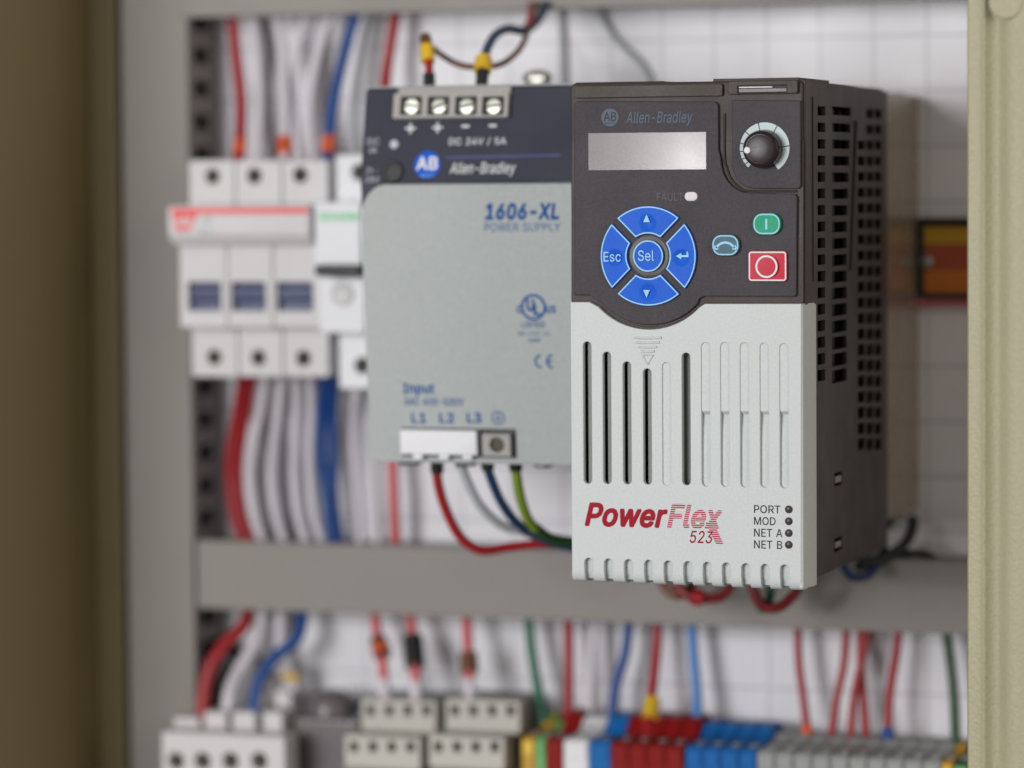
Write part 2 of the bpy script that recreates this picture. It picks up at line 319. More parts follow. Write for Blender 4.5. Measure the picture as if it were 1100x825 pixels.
    'O': (533, [[267,-7,235,-5,205,1,177,11,150,25,126,42,105,63,86,88,70,115,57,146,48,179,42,215,40,254,42,293,48,329,57,362,70,393,86,421,105,445,126,466,150,484,177,498,205,508,235,514,267,516,299,514,329,508,357,498,384,484,408,466,429,445,448,421,464,393,477,362,486,329,491,293,493,254,491,215,486,179,477,146,464,115,448,88,429,63,408,42,384,25,357,11,329,1,299,-5],[267,53,289,54,310,59,330,66,349,76,367,89,383,105,396,123,408,144,418,168,425,194,429,223,430,254,429,286,425,314,418,341,408,365,396,386,383,404,367,420,349,433,330,443,310,450,289,454,267,456,245,454,223,450,203,443,184,433,167,420,151,404,137,385,125,364,116,340,109,314,105,285,103,254,105,223,109,194,116,168,125,144,137,123,151,105,167,89,184,76,203,66,223,59,245,54]]),
    'P': (444, [[60,0,60,509,235,509,263,507,289,503,312,497,332,487,350,476,366,462,379,447,390,430,398,411,404,391,407,370,409,348,407,325,404,304,398,284,390,265,379,248,366,233,350,219,332,207,312,198,289,191,263,187,235,186,109,186,109,242,233,242,252,243,269,246,284,250,297,256,308,264,318,272,327,282,333,294,338,306,342,319,344,333,344,348,344,362,342,376,338,389,333,402,326,413,318,423,308,431,297,439,284,444,268,449,251,451,232,452,125,452,125,0]]),
    'Q': (533, [[245,159,313,159,369,85,384,65,468,-48,401,-48,346,27,331,46],[267,-7,235,-5,205,1,177,11,150,25,126,42,105,63,86,88,70,115,57,146,48,179,42,215,40,254,42,293,48,329,57,362,70,393,86,421,105,445,126,466,150,484,177,498,205,508,235,514,267,516,299,514,329,508,357,498,384,484,408,466,429,445,448,421,464,393,477,362,486,329,491,293,493,254,491,215,486,179,477,146,464,115,448,88,429,63,408,42,384,25,357,11,329,1,299,-5],[267,53,289,54,310,59,330,66,349,76,367,89,383,105,396,123,408,144,418,168,425,194,429,223,430,254,429,286,425,314,418,341,408,365,396,386,383,404,367,420,349,433,330,443,310,450,289,454,267,456,245,454,223,450,203,443,184,433,167,420,151,404,137,385,125,364,116,340,109,314,105,285,103,254,105,223,109,194,116,168,125,144,137,123,151,105,167,89,184,76,203,66,223,59,245,54]]),
    'R': (449, [[60,0,60,509,236,509,264,507,290,504,313,497,333,489,351,478,367,465,380,450,390,433,399,415,405,395,408,374,409,352,408,330,405,309,399,290,390,271,380,255,367,240,351,228,333,217,312,209,289,203,264,199,236,198,96,198,96,255,234,255,252,256,269,258,284,262,298,267,309,273,319,281,327,290,334,300,339,312,342,324,344,338,345,352,344,367,342,380,339,393,334,405,327,415,319,425,309,433,298,440,284,445,269,449,252,451,233,452,125,452,125,0],[353,0,230,229,303,229,428,0]]),
    'S': (446, [[224,-9,197,-8,172,-4,149,1,128,9,108,19,91,31,76,45,64,60,54,77,46,96,41,115,38,137,104,137,107,123,110,110,116,98,123,88,132,79,142,71,154,64,166,59,180,55,194,52,209,50,224,49,241,50,257,52,272,55,286,60,299,66,311,74,321,82,329,92,336,102,341,114,345,126,346,139,345,151,342,161,338,171,332,179,325,186,316,193,307,199,296,205,284,209,272,214,259,218,245,222,184,239,154,249,128,260,105,274,86,289,71,307,60,326,54,348,52,372,53,393,58,413,65,431,75,448,87,463,102,476,119,488,138,498,158,506,180,511,203,514,227,516,252,514,275,511,296,505,316,498,334,488,351,476,365,463,377,449,387,433,394,415,399,397,401,378,337,378,334,396,326,412,316,426,302,437,286,447,267,453,247,457,225,459,209,458,194,456,180,452,167,448,156,442,145,435,136,427,129,418,123,409,118,398,116,387,115,376,116,363,119,352,124,342,131,334,139,326,148,319,158,313,169,308,180,304,191,300,202,296,212,293,264,279,276,276,287,272,299,268,312,264,324,258,336,252,347,245,359,238,369,229,379,220,387,209,395,198,401,185,405,171,407,155,408,139,407,118,403,99,396,81,386,64,374,48,360,34,343,21,323,11,302,2,278,-4,252,-8]]),
    'T': (448, [[32,452,32,509,417,509,417,452,257,452,257,0,193,0,193,452]]),
    'U': (517, [[259,-8,230,-7,203,-2,177,5,154,15,133,28,114,43,98,60,85,80,74,101,66,124,62,148,60,173,60,509,124,509,124,178,125,160,128,144,133,128,141,113,150,99,160,87,173,77,187,68,203,61,220,56,239,53,259,52,279,53,298,56,315,61,331,68,345,77,357,87,368,99,377,113,384,128,389,144,392,160,393,178,393,509,457,509,457,173,456,148,451,124,443,101,433,80,419,60,403,43,384,28,363,15,340,5,315,-2,288,-7]]),
    'V': (480, [[204,0,16,509,84,509,192,206,197,192,203,176,209,158,215,137,222,115,230,89,239,61,248,31,235,31,244,62,252,90,260,115,267,138,274,158,279,176,285,192,290,206,395,509,463,509,278,0]]),
    'W': (686, [[155,0,16,509,82,509,163,196,166,183,170,171,173,158,175,145,187,94,189,80,192,67,195,53,197,40,189,40,192,53,194,67,197,80,200,94,203,107,205,120,208,133,211,145,224,196,306,509,380,509,462,196,465,183,468,171,471,158,474,145,486,94,489,80,492,67,494,53,497,40,488,40,491,53,493,67,496,80,499,94,502,107,504,120,507,133,510,145,523,196,603,509,670,509,530,0,455,0,368,323,363,339,359,356,355,373,351,391,347,410,344,431,340,452,336,475,350,475,346,453,342,433,339,413,335,395,331,377,327,359,323,341,318,323,230,0]]),
    'X': (474, [[18,0,217,284,217,236,29,509,104,509,178,400,185,389,192,379,198,370,204,361,209,353,214,345,219,337,223,329,228,321,233,312,238,302,243,292,232,292,252,329,257,337,261,345,266,353,272,361,298,400,374,509,446,509,259,239,259,287,456,0,382,0,292,129,268,165,263,173,259,180,254,188,250,195,245,203,241,212,236,221,230,231,244,231,239,222,235,213,230,204,225,196,221,189,216,181,211,174,206,166,182,129,91,0]]),
    'Y': (472, [[203,0,203,208,16,509,91,509,192,344,200,331,208,318,215,305,222,292,229,279,236,264,243,248,250,230,224,230,231,248,237,265,244,280,251,293,258,306,265,318,273,331,280,344,381,509,455,509,268,208,268,0]]),
    'a': (389, [[160,-9,142,-8,126,-5,110,-1,94,5,80,12,68,22,57,32,48,45,40,58,35,73,31,90,30,108,31,123,34,138,38,150,43,161,50,171,58,179,67,187,78,193,89,199,100,203,112,207,125,211,138,213,152,216,165,218,178,220,234,227,244,228,252,230,259,232,265,235,270,238,273,243,275,248,276,255,276,257,275,268,273,279,271,288,267,297,262,304,256,311,248,317,240,322,230,326,220,329,208,330,196,331,183,330,171,329,159,326,149,322,140,318,132,313,124,307,118,301,112,294,107,288,103,281,100,274,41,291,48,308,57,322,67,335,79,346,91,355,104,364,118,370,133,375,148,379,163,382,179,384,194,384,204,384,215,383,227,382,239,379,251,376,263,372,275,367,286,360,296,353,306,343,315,333,322,320,329,306,333,290,336,272,337,251,337,0,277,0,277,52,272,52,269,45,264,38,258,32,252,25,244,18,236,12,226,6,215,1,203,-3,190,-6,176,-8],[170,45,187,46,202,49,216,53,228,59,239,66,248,74,257,83,263,93,269,104,272,115,275,126,276,138,276,190,273,188,270,186,265,184,259,182,253,180,246,179,239,177,231,176,200,171,175,168,165,166,154,164,144,162,134,159,125,155,117,150,110,145,103,139,98,132,95,124,93,115,92,105,92,95,94,87,98,79,102,72,107,66,114,61,121,56,130,52,139,49,149,47,159,46]]),
    'c': (396, [[207,-8,182,-7,159,-2,137,6,117,16,98,30,82,46,68,64,56,85,46,108,40,133,36,159,34,187,36,216,40,243,46,268,56,291,68,312,82,330,98,346,117,360,137,371,159,378,182,383,207,384,221,384,234,383,247,380,260,377,272,373,284,368,295,362,305,356,315,349,324,341,332,332,340,322,347,312,353,301,358,289,362,277,303,262,301,269,298,276,294,283,290,289,286,295,281,301,276,306,270,311,264,315,257,319,250,322,242,325,234,327,226,329,217,329,207,330,189,329,173,325,158,319,145,310,134,300,124,287,115,274,108,258,103,242,99,224,97,206,96,187,97,169,99,151,103,134,108,117,115,102,124,89,134,76,145,66,158,57,173,51,189,48,207,46,217,47,226,48,234,49,243,52,250,54,258,58,264,62,271,66,277,71,282,76,287,82,292,89,296,95,299,102,302,110,304,117,363,102,359,90,354,78,348,67,341,56,334,46,325,37,316,29,306,21,296,15,285,9,273,4,261,-1,248,-4,235,-6,221,-8]]),
    'd': (424, [[195,-8,172,-7,151,-2,130,5,111,16,94,29,79,45,66,64,55,84,46,108,39,133,35,160,34,189,35,218,39,245,46,270,55,293,66,313,79,332,95,347,112,361,131,371,151,378,173,383,196,384,213,384,228,381,241,378,253,373,263,367,272,360,280,353,287,346,293,338,298,331,303,325,306,319,311,319,311,509,372,509,372,0,313,0,313,59,307,59,303,53,298,46,293,39,287,31,280,24,272,17,263,10,252,4,241,-1,227,-5,212,-7],[205,47,221,48,236,51,250,57,263,65,274,75,284,86,293,100,299,115,305,132,309,150,311,169,312,189,311,210,309,229,305,247,300,263,293,278,284,291,275,302,263,312,251,320,237,325,221,329,205,330,187,329,172,325,157,319,145,311,133,301,124,290,115,276,108,261,103,245,99,227,97,209,96,189,97,170,99,151,103,133,109,117,115,101,124,88,134,76,145,66,158,57,172,51,188,48]]),
    'e': (404, [[212,-8,185,-7,161,-2,138,6,117,16,98,30,82,46,68,64,56,85,46,108,40,132,35,159,34,187,35,215,39,242,46,267,55,290,67,311,81,329,97,346,115,359,135,370,157,378,180,383,205,384,221,384,236,382,251,379,266,374,280,368,294,361,307,351,319,341,331,329,341,315,350,299,357,282,363,263,368,242,370,219,371,194,371,169,75,169,75,221,338,221,310,202,309,220,307,237,303,254,298,269,291,282,283,294,273,305,263,314,250,321,237,326,222,329,205,330,189,329,173,326,159,321,146,313,135,304,125,294,116,282,109,270,103,256,99,241,97,226,96,211,96,178,97,157,100,139,104,122,110,106,118,92,128,80,139,70,151,61,165,55,179,50,195,47,212,46,224,47,234,48,244,50,254,53,263,56,271,61,278,66,285,73,292,80,297,88,302,96,306,105,365,91,360,77,353,63,345,51,335,39,324,29,311,19,298,11,283,4,266,-1,249,-5,231,-7]]),
    'h': (410, [[114,227,114,0,53,0,53,509,114,509,114,287,102,287,112,312,124,332,137,349,152,362,169,372,187,379,207,383,227,384,246,383,264,380,280,376,295,369,309,360,321,349,332,336,341,321,348,304,353,285,356,264,357,240,357,0,296,0,296,235,295,256,290,275,283,291,273,304,260,315,246,323,229,328,210,329,197,328,184,326,172,322,161,317,150,311,141,303,133,293,126,283,121,271,117,257,114,243]]),
    'i': (166, [[53,0,53,379,114,379,114,0],[84,443,75,444,67,446,60,449,54,455,48,461,44,468,42,475,41,483,42,491,44,499,48,506,54,512,60,517,67,521,75,523,84,524,92,523,100,521,107,517,114,512,119,506,123,499,126,491,126,483,126,475,123,468,119,461,114,455,107,449,100,446,92,444]]),
    'k': (380, [[110,137,110,212,121,212,284,379,360,379,184,199,177,199],[53,0,53,509,114,509,114,0],[294,0,148,186,191,229,372,0]]),
    'l': (189, [[139,-2,119,-1,101,3,86,10,74,20,65,33,58,47,54,65,53,84,53,509,114,509,114,99,114,87,115,77,117,68,120,62,124,58,130,54,137,53,146,52,160,53,170,54,181,3,162,-1,156,-2,151,-2,145,-2]]),
    'n': (410, [[114,227,114,0,53,0,53,379,112,379,112,287,102,287,112,312,124,332,137,349,152,362,169,372,187,379,207,383,227,384,246,383,264,380,280,376,295,369,309,360,321,349,332,336,341,321,348,304,353,285,356,264,357,240,357,0,296,0,296,235,295,256,290,275,283,291,273,304,260,315,246,323,229,328,210,329,197,328,184,326,172,322,161,317,150,311,141,303,133,293,126,283,121,271,117,257,114,243]]),
    'o': (415, [[207,-8,182,-7,159,-2,137,6,117,16,98,30,82,46,68,64,56,85,46,108,40,133,36,159,34,187,36,216,40,243,46,268,56,291,68,312,82,330,98,346,117,360,137,371,159,378,182,383,207,384,233,383,256,378,278,371,299,360,317,346,333,330,347,312,359,291,369,268,376,243,380,216,381,187,380,159,376,133,369,108,359,85,347,64,333,46,317,30,299,16,278,6,256,-2,233,-7],[207,46,226,48,242,51,257,57,270,66,282,76,292,89,300,102,307,117,312,134,316,151,318,169,319,187,318,206,316,224,312,242,307,258,300,274,292,287,282,300,270,310,257,319,242,325,226,329,207,330,189,329,173,325,158,319,145,310,134,300,124,287,115,274,108,258,103,242,99,224,97,206,96,187,97,169,99,151,103,134,108,117,115,102,124,89,134,76,145,66,158,57,173,51,189,48]]),
    'p': (424, [[53,-143,53,379,112,379,112,319,118,319,122,325,126,331,131,338,137,346,144,353,152,360,161,367,171,373,183,378,197,381,212,384,229,384,252,383,274,378,294,371,313,361,330,347,345,332,359,313,370,293,379,270,385,245,389,218,390,189,389,160,385,133,379,108,370,84,359,64,346,45,330,29,313,16,294,5,274,-2,252,-7,229,-8,213,-7,198,-5,184,-1,173,4,162,10,153,17,145,24,138,31,132,39,127,46,122,53,118,59,114,59,114,-143],[220,47,237,48,253,51,267,57,279,66,291,76,301,88,309,101,316,117,321,133,325,151,327,170,328,189,327,209,325,227,321,245,316,261,309,276,301,290,291,301,280,311,267,319,253,325,237,329,220,330,203,329,188,325,174,320,161,312,150,302,140,291,132,278,125,263,120,247,116,229,113,210,113,189,113,169,116,150,120,132,125,115,132,100,140,86,150,75,162,65,174,57,188,51,204,48]]),
    'r': (259, [[53,0,53,379,112,379,112,321,115,321,122,335,130,347,140,358,152,367,166,375,181,380,196,384,213,385,229,384,243,384,243,322,230,324,224,325,219,325,213,326,207,326,194,325,182,323,170,319,159,315,149,309,140,301,132,293,126,284,121,273,117,262,114,250,114,237,114,0]]),
    's': (365, [[182,-8,163,-7,145,-5,128,-2,112,3,98,10,84,18,72,27,62,38,53,50,45,63,40,78,36,94,94,107,99,92,105,79,114,69,124,60,136,54,150,49,165,46,181,45,200,46,217,50,232,55,244,62,255,71,262,81,267,91,268,103,267,112,265,121,260,129,254,136,246,142,237,147,225,151,212,155,149,170,125,177,104,186,87,196,72,208,61,222,53,237,48,255,47,274,48,290,51,305,57,319,65,332,75,343,87,354,100,363,115,370,131,377,149,381,167,384,187,384,206,384,223,381,239,378,254,372,267,366,279,358,290,349,299,339,307,328,314,316,319,303,324,290,268,277,264,288,258,298,251,307,243,316,232,323,219,328,205,331,187,333,171,332,156,329,143,324,131,317,121,308,114,299,110,289,109,277,110,267,112,258,117,250,124,243,133,237,144,232,157,227,172,223,229,209,254,202,275,194,292,183,306,171,317,158,325,142,330,125,331,107,330,90,326,75,321,61,312,47,302,35,290,24,276,15,260,6,242,0,223,-5,203,-7]]),
    't': (227, [[204,379,204,327,6,327,6,379],[65,471,126,471,126,98,127,86,128,76,132,68,136,61,142,56,150,53,159,51,170,50,185,51,202,54,213,2,208,0,203,-1,198,-2,192,-3,186,-3,180,-4,174,-4,168,-4,145,-3,125,2,107,10,92,21,80,35,72,52,67,71,65,93]]),
    'u': (410, [[182,-5,164,-4,146,-1,130,4,115,11,101,20,89,31,78,44,69,59,62,76,57,95,54,116,53,139,53,379,114,379,114,144,115,123,119,105,127,89,137,75,150,64,164,56,181,52,200,50,213,51,226,53,238,57,249,62,259,69,268,77,276,86,283,97,289,109,293,122,295,137,296,153,296,379,357,379,357,0,298,0,298,92,307,92,297,67,286,47,272,30,257,17,240,7,222,0,203,-4]]),
    'w': (567, [[138,0,23,379,87,379,133,214,138,196,143,177,149,157,154,137,159,115,165,91,170,67,175,41,165,41,170,66,175,90,180,113,186,135,191,156,196,176,201,195,206,214,252,379,316,379,362,214,366,196,371,176,376,157,382,136,387,114,392,91,397,67,402,41,391,41,397,66,402,90,408,113,413,135,418,156,423,176,429,195,434,214,480,379,545,379,429,0,368,0,319,172,305,225,301,239,297,252,294,266,291,280,277,338,291,338,277,280,263,225,259,211,255,198,252,185,248,172,199,0]]),
    'x': (378, [[21,0,171,218,171,171,29,379,100,379,147,306,156,292,164,279,172,266,179,253,186,241,193,229,200,217,207,206,175,206,183,217,190,229,196,241,202,253,209,266,216,279,224,292,233,306,282,379,352,379,209,169,209,214,358,0,287,0,231,85,222,99,214,112,207,124,200,136,193,148,187,159,180,171,173,182,205,182,198,171,191,159,185,148,178,136,172,124,165,112,157,99,148,85,91,0]]),
    'y': (389, [[47,-139,61,-86,71,-87,80,-89,88,-90,96,-90,104,-89,111,-87,118,-84,124,-80,130,-74,136,-67,141,-58,146,-48,151,-36,163,-1,17,379,84,379,165,155,171,138,177,121,182,104,187,87,191,70,196,53,201,37,206,21,184,21,188,37,193,53,198,70,202,87,207,104,212,121,218,138,224,155,305,379,371,379,204,-58,198,-72,191,-85,184,-97,177,-107,168,-116,159,-124,150,-130,139,-136,128,-140,117,-143,104,-145,91,-145,84,-145,77,-145,71,-144,65,-143,59,-142,54,-141,51,-140]]),
}
def text_bm(s, shear=0., bold=0., space=1.):
    t = bmesh.new(); x = 0
    for ch in s:
        if ch == ' ': x += 250; continue
        adv, polys = GLYPHS[ch]
        cs = [[Vector(((x+l[2*i]+shear*l[2*i+1])/100, l[2*i+1]/100)) for i in range(len(l)//2)] for l in polys]
        vs, es = [], []
        for c in cs:
            n0 = len(vs); vs += c; es += [(n0+k, n0+(k+1) % len(c)) for k in range(len(c))]
        ov, oe, of, _, _, _ = delaunay_2d_cdt(vs, es, [], 0, 1e-5)
        def wind(p):
            w = 0
            for c in cs:
                for k in range(len(c)):
                    p0, p1 = c[k-1], c[k]; cr = (p1.x-p0.x)*(p.y-p0.y)-(p.x-p0.x)*(p1.y-p0.y)
                    if p0.y <= p.y < p1.y and cr > 0: w += 1
                    elif p1.y <= p.y < p0.y and cr < 0: w -= 1
            return w
        bv = [t.verts.new((v.x/10, v.y/10, 0)) for v in ov]
        for f in of:
            if wind(sum((ov[k] for k in f), Vector((0, 0)))/len(f)): t.faces.new([bv[k] for k in f])
        x += adv*space+bold*1000
    bmesh.ops.delete(t, geom=[v for v in t.verts if not v.link_faces], context='VERTS')
    if bold:      # heavier strokes: shifted copies, each a hair above the last
        me = bpy.data.meshes.new('tmp'); t.to_mesh(me)
        for k, (dx, dy) in enumerate(((1, 0), (-1, 0), (.7, .7), (-.7, .7), (.7, -.7), (-.7, -.7), (0, .9), (0, -.9))):
            n0 = len(t.verts); t.from_mesh(me); t.verts.ensure_lookup_table()
            for v in t.verts[n0:]: v.co += Vector((dx*bold, dy*bold, .004*(k+1)))
        bpy.data.meshes.remove(me)
    return t
def text(bm, F, s, bx, shear=0., bold=0., h=.04, space=1., extra=None, stripes=0):
    """letters fitted into a pixel box (left, top, right, bottom) of their ink"""
    t = text_bm(s, shear, bold, space)
    x0 = min(v.co.x for v in t.verts); x1 = max(v.co.x for v in t.verts); y0 = min(v.co.y for v in t.verts); y1 = max(v.co.y for v in t.verts)
    a, b, c, d = bx
    u0 = F.px(a, (b+d)/2)[0]; u1 = F.px(c, (b+d)/2)[0]; v1 = F.px((a+c)/2, b)[1]; v0 = F.px((a+c)/2, d)[1]
    for v in t.verts:
        v.co = Vector((u0+(v.co.x-x0)/(x1-x0)*(u1-u0), v0+(v.co.y-y0)/(y1-y0)*(v1-v0), v.co.z))
    if extra:
        q = [F.px(*p) for p in extra]; f = t.faces.new([t.verts.new((p[0], p[1], 0)) for p in q])
    if stripes:
        lo = min(v.co.y for v in t.verts); hi = max(v.co.y for v in t.verts); k = 0; y = lo; cuts = []
        while y < hi: cuts += [y, y+stripes*.62]; y += stripes
        for c_ in cuts: bmesh.ops.bisect_plane(t, geom=list(t.verts)+list(t.edges)+list(t.faces), plane_co=(0, c_, 0), plane_no=(0, 1, 0))
        dead = [f for f in t.faces if ((f.calc_center_median().y-lo) % stripes) > stripes*.62]
        bmesh.ops.delete(t, geom=dead, context='FACES')
    for v in t.verts: v.co = F.P(v.co.x, v.co.y, h+v.co.z)
    t.normal_update()
    for f in t.faces:
        if f.normal.dot(F.n) < 0: f.normal_flip()
    merge(bm, t); return bm
def lathe(bm, F, u, v, prof, n=40):
    """profile [(radius, height)] turned about the plane's normal"""
    rings = []
    for r, h in prof:
        if r < 1e-6: rings.append([bm.verts.new(F.P(u, v, h))])
        else: rings.append([bm.verts.new(F.P(u+r*math.cos(2*PI*k/n), v+r*math.sin(2*PI*k/n), h)) for k in range(n)])
    for a, b in zip(rings, rings[1:]):
        for k in range(n):
            k2 = (k+1) % n
            if len(a) == 1 and len(b) == 1: continue
            if len(a) == 1: bm.faces.new((a[0], b[k], b[k2]))
            elif len(b) == 1: bm.faces.new((a[k], b[0], a[k2])) if False else bm.faces.new((a[k2], b[0], a[k]))
            else: bm.faces.new((a[k], b[k], b[k2], a[k2]))
    bmesh.ops.recalc_face_normals(bm, faces=bm.faces)
    return bm
def smooth_path(pts, n=10):
    P = [Vector(p) for p in pts]; P = [P[0]*2-P[1]]+P+[P[-1]*2-P[-2]]; o = []
    for i in range(1, len(P)-2):
        for k in range(n):
            t = k/n; a, b, c, d = P[i-1], P[i], P[i+1], P[i+2]
            o.append(.5*((2*b)+(c-a)*t+(2*a-5*b+4*c-d)*t*t+(3*b-3*c+d-a)*t**3))
    o.append(P[-2]); return o
def tube(bm, pts, r, n=14, smooth=True):
    P = smooth_path(pts) if smooth else [Vector(p) for p in pts]
    t0 = (P[1]-P[0]).normalized(); ref = Vector((0, 1, 0)) if abs(t0.y) < .9 else Vector((1, 0, 0))
    nrm = (ref-t0*ref.dot(t0)).normalized(); rings = []
    for i, p in enumerate(P):
        t = (P[min(i+1, len(P)-1)]-P[max(i-1, 0)]).normalized()
        nrm = (nrm-t*nrm.dot(t)).normalized(); bi = t.cross(nrm)
        rings.append([bm.verts.new(p+(nrm*math.cos(2*PI*k/n)+bi*math.sin(2*PI*k/n))*r) for k in range(n)])
    for a, b in zip(rings, rings[1:]):
        for k in range(n): bm.faces.new((a[k], a[(k+1) % n], b[(k+1) % n], b[k]))
    bm.faces.new(rings[0][::-1]); bm.faces.new(rings[-1])
    return bm
def prism(bm, prof, axis, a, b):
    """extrude a polygon profile along an axis; prof in the two other axes' order"""
    def P(p, t): return Vector((t, p[0], p[1])) if axis == 'x' else Vector((p[0], p[1], t))
    A = [bm.verts.new(P(p, a)) for p in prof]; C = [bm.verts.new(P(p, b)) for p in prof]
    n = len(prof); fs = [bm.faces.new(A), bm.faces.new(C[::-1])]
    for k in range(n): fs.append(bm.faces.new((A[k], C[k], C[(k+1) % n], A[(k+1) % n])))
    bmesh.ops.recalc_face_normals(bm, faces=fs); return bm
def wire(label, pts, r, m, group=None, sleeves=(), cat='wire', bundle=None):
    """one cable through (px, py, depth) points; sleeves = [(kind, points, radius, material)] are its parts"""
    P = [at(*p) for p in pts]; r *= .93
    if not sleeves:
        return tag(obj('wire', tube(B(), P, r), m), label, cat, group)
    t = thing('wire', label, cat, min(P, key=lambda p: p.z), group)
    obj('cable', tube(B(), P, r), m, t)
    for kind, sp, sr, sm in sleeves: obj(kind, tube(B(), [at(*p) for p in sp], sr, smooth=len(sp) > 2), sm, t)
    return t
# ================================================================== the setting
plX0, plX1, plZ0, plZ1 = at(118, 400, 172).x, 330, -150, 300
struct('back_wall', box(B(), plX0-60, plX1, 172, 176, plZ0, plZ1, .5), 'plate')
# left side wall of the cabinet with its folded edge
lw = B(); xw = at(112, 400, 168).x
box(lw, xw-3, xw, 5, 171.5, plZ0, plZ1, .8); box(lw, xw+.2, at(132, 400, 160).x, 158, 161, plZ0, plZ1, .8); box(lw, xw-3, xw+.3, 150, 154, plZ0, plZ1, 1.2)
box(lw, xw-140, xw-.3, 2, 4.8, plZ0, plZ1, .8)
struct('side_wall', lw, 'cream_shaded')

# right front edge of the cabinet, textured cream paint
F0 = FY(-12)
xe = F0.px(1038.5, 400)[0]
fr = thing('cabinet_frame', 'cream textured metal frame edge running down right side of cabinet', 'frame', (xe+20, -12, plZ0))
prof = [(xe, 20), (xe, -11), (xe+.5, -12), (xe+4.1, -12.2), (xe+4.6, -12.9), (xe+5.5, -13.2), (xe+6.2, -12.6), (xe+7.0, -11.4), (xe+8.6, -10.8), (xe+10.0, -11.6),
        (xe+11.4, -13.2), (xe+13.2, -14.4), (xe+16, -15), (xe+150, -15), (xe+150, -12), (xe+16, -12), (xe+12, -6), (xe+2, -6), (xe+2, 20)]
obj('frame_profile', prism(B(), prof, 'z', plZ0, plZ1), 'cream', fr, angle=.9)
Fd = FY(-14.6); u, v = Fd.px(1081, 2)
obj('cap', lathe(B(), Fd, u, v, [(5.1, -.3), (5.1, .35), (4.6, .75), (3.6, .8), (0, .55)]), 'cream', fr)
sx = at(1038, 281, 2)
sc_ = obj('screw', lathe(B(), FX(xe+.3-1.2), sx.y, sx.z, [(3.6, -.6), (3.6, .5), (2.6, 1.0), (0, 1.1)]), 'steel', fr)

# ================================================================== cable ducts
def h_duct(label, ztop, zbot, x0, x1, gap):
    t = thing('cable_duct', label, 'cable duct', ((x0+x1)/2, 171, zbot), 'grey cable ducts')
    b = B()
    box(b, x0, x1, 143, 145, zbot, ztop, .7); box(b, x0, x1, 144, 149, ztop-1.2, ztop-.05, .3); box(b, x0, x1, 144, 149, zbot+.05, zbot+1.2, .3)
    obj('lid', b, 'duct', t)
    for nm, z in (('side_wall', ztop-2.8), ('side_wall', zbot+1.4)):
        w = B(); x = x0
        box(w, x0, x1, 163, 171.4, z, z+1.4, .1); box(w, x0, x1, 145.5, 148, z, z+1.4, .1)
        while x < x1-8:
            box(w, x, x+6.2, 147.5, 163.5, z+.02, z+1.38, .1); x += 12
        obj(nm, w, 'duct', t)
    return t
Fd = FY(143)
xl, xr = Fd.px(211, 620)[0], 200
zt, zb = Fd.px(600, 591)[1], Fd.px(600, 667)[1]
h_duct('grey cable duct running between breakers and lower terminals', zt, zb, xl, xr, 0)
zb2 = Fd.px(560, 10.5)[1]
h_duct('grey cable duct along the top edge, only its lower rim showing', zb2+25, zb2, Fd.px(192, 0)[0], xr, 0)
# vertical duct
xa, xb = Fd.px(134, 400)[0], Fd.px(206, 400)[0]
vd = thing('cable_duct', 'grey vertical cable duct with slotted wall beside breakers', 'cable duct', ((xa+xb)/2, 171, plZ0), 'grey cable ducts')
b = B(); box(b, xa, xb-.4, 143.6, 145.4, plZ0, plZ1, .7); box(b, xa, xa+1.2, 145, 171, plZ0, plZ1, .3)
obj('lid', b, 'duct', vd)
Fw = FX(xb-1.2); holes = []
z = Fw.px(218, 60)[1]+120.6
while z > plZ0+10:
    holes.append(rrect(151, z-3, 164, z+3, 1.4)); z -= 12.06
w = B(); plate(w, Fw, [rrect(145.6, plZ0, 171, plZ1, .2)]+holes, -1.2, 0, .15)
obj('side_wall', w, 'duct', vd)
b = B(); box(b, xa+1.4, xa+3, 146, 170, plZ0, plZ1, 0); obj('inside', b, 'inner', vd)

# ================================================================== the drive
F = FY(0)
XR = 73.4
dv = thing('motor_drive', 'large drive with charcoal keypad over light grey slotted cover, right of centre', 'motor drive', (36, 80, 0))
zT = F.px(612, 88.3)[1]; zB = 1.0
# housing: front shell, rear shell
hb = B()
Fh = FY(2.2)
uL, uR = F.px(610.6, 200)[0], XR
topz = F.px(740, 87.5)[1]
plate(hb, FY(14), [rrect(uL, F.px(700, 362)[1], uR-.5, topz, (.5, .5, 1.6, 1.8))], 0, 11.8, .7, 3)
box(hb, uR-3, uR-.9, 8, 14, zB+8, F.px(700, 362)[1]+1, .3)
box(hb, uL+.2, uL+1.8, 13.5, 111, zB+2, topz-.3, .4); box(hb, uL+1, uR-1.6, 13.5, 111, topz-2, topz-.3, .3)
box(hb, uL+1, uR-1.6, 13.5, 111, zB+2, zB+4, .3); box(hb, uL+1, uR-1.7, 108.5, 111.2, zB+2.2, topz-.8, .2)
# raised ribs of the lid on top
a = at(617, 88, 2.2); c = at(712, 88, 2.2); box(hb, a.x, c.x, 3, 40, topz-.5, topz+.35, .3)
a = at(765, 88, 2.2); c = at(858, 88, 2.2); box(hb, a.x, c.x, 3, 40, topz-.5, topz+.75, .3)
obj('housing', hb, 'housing', dv)
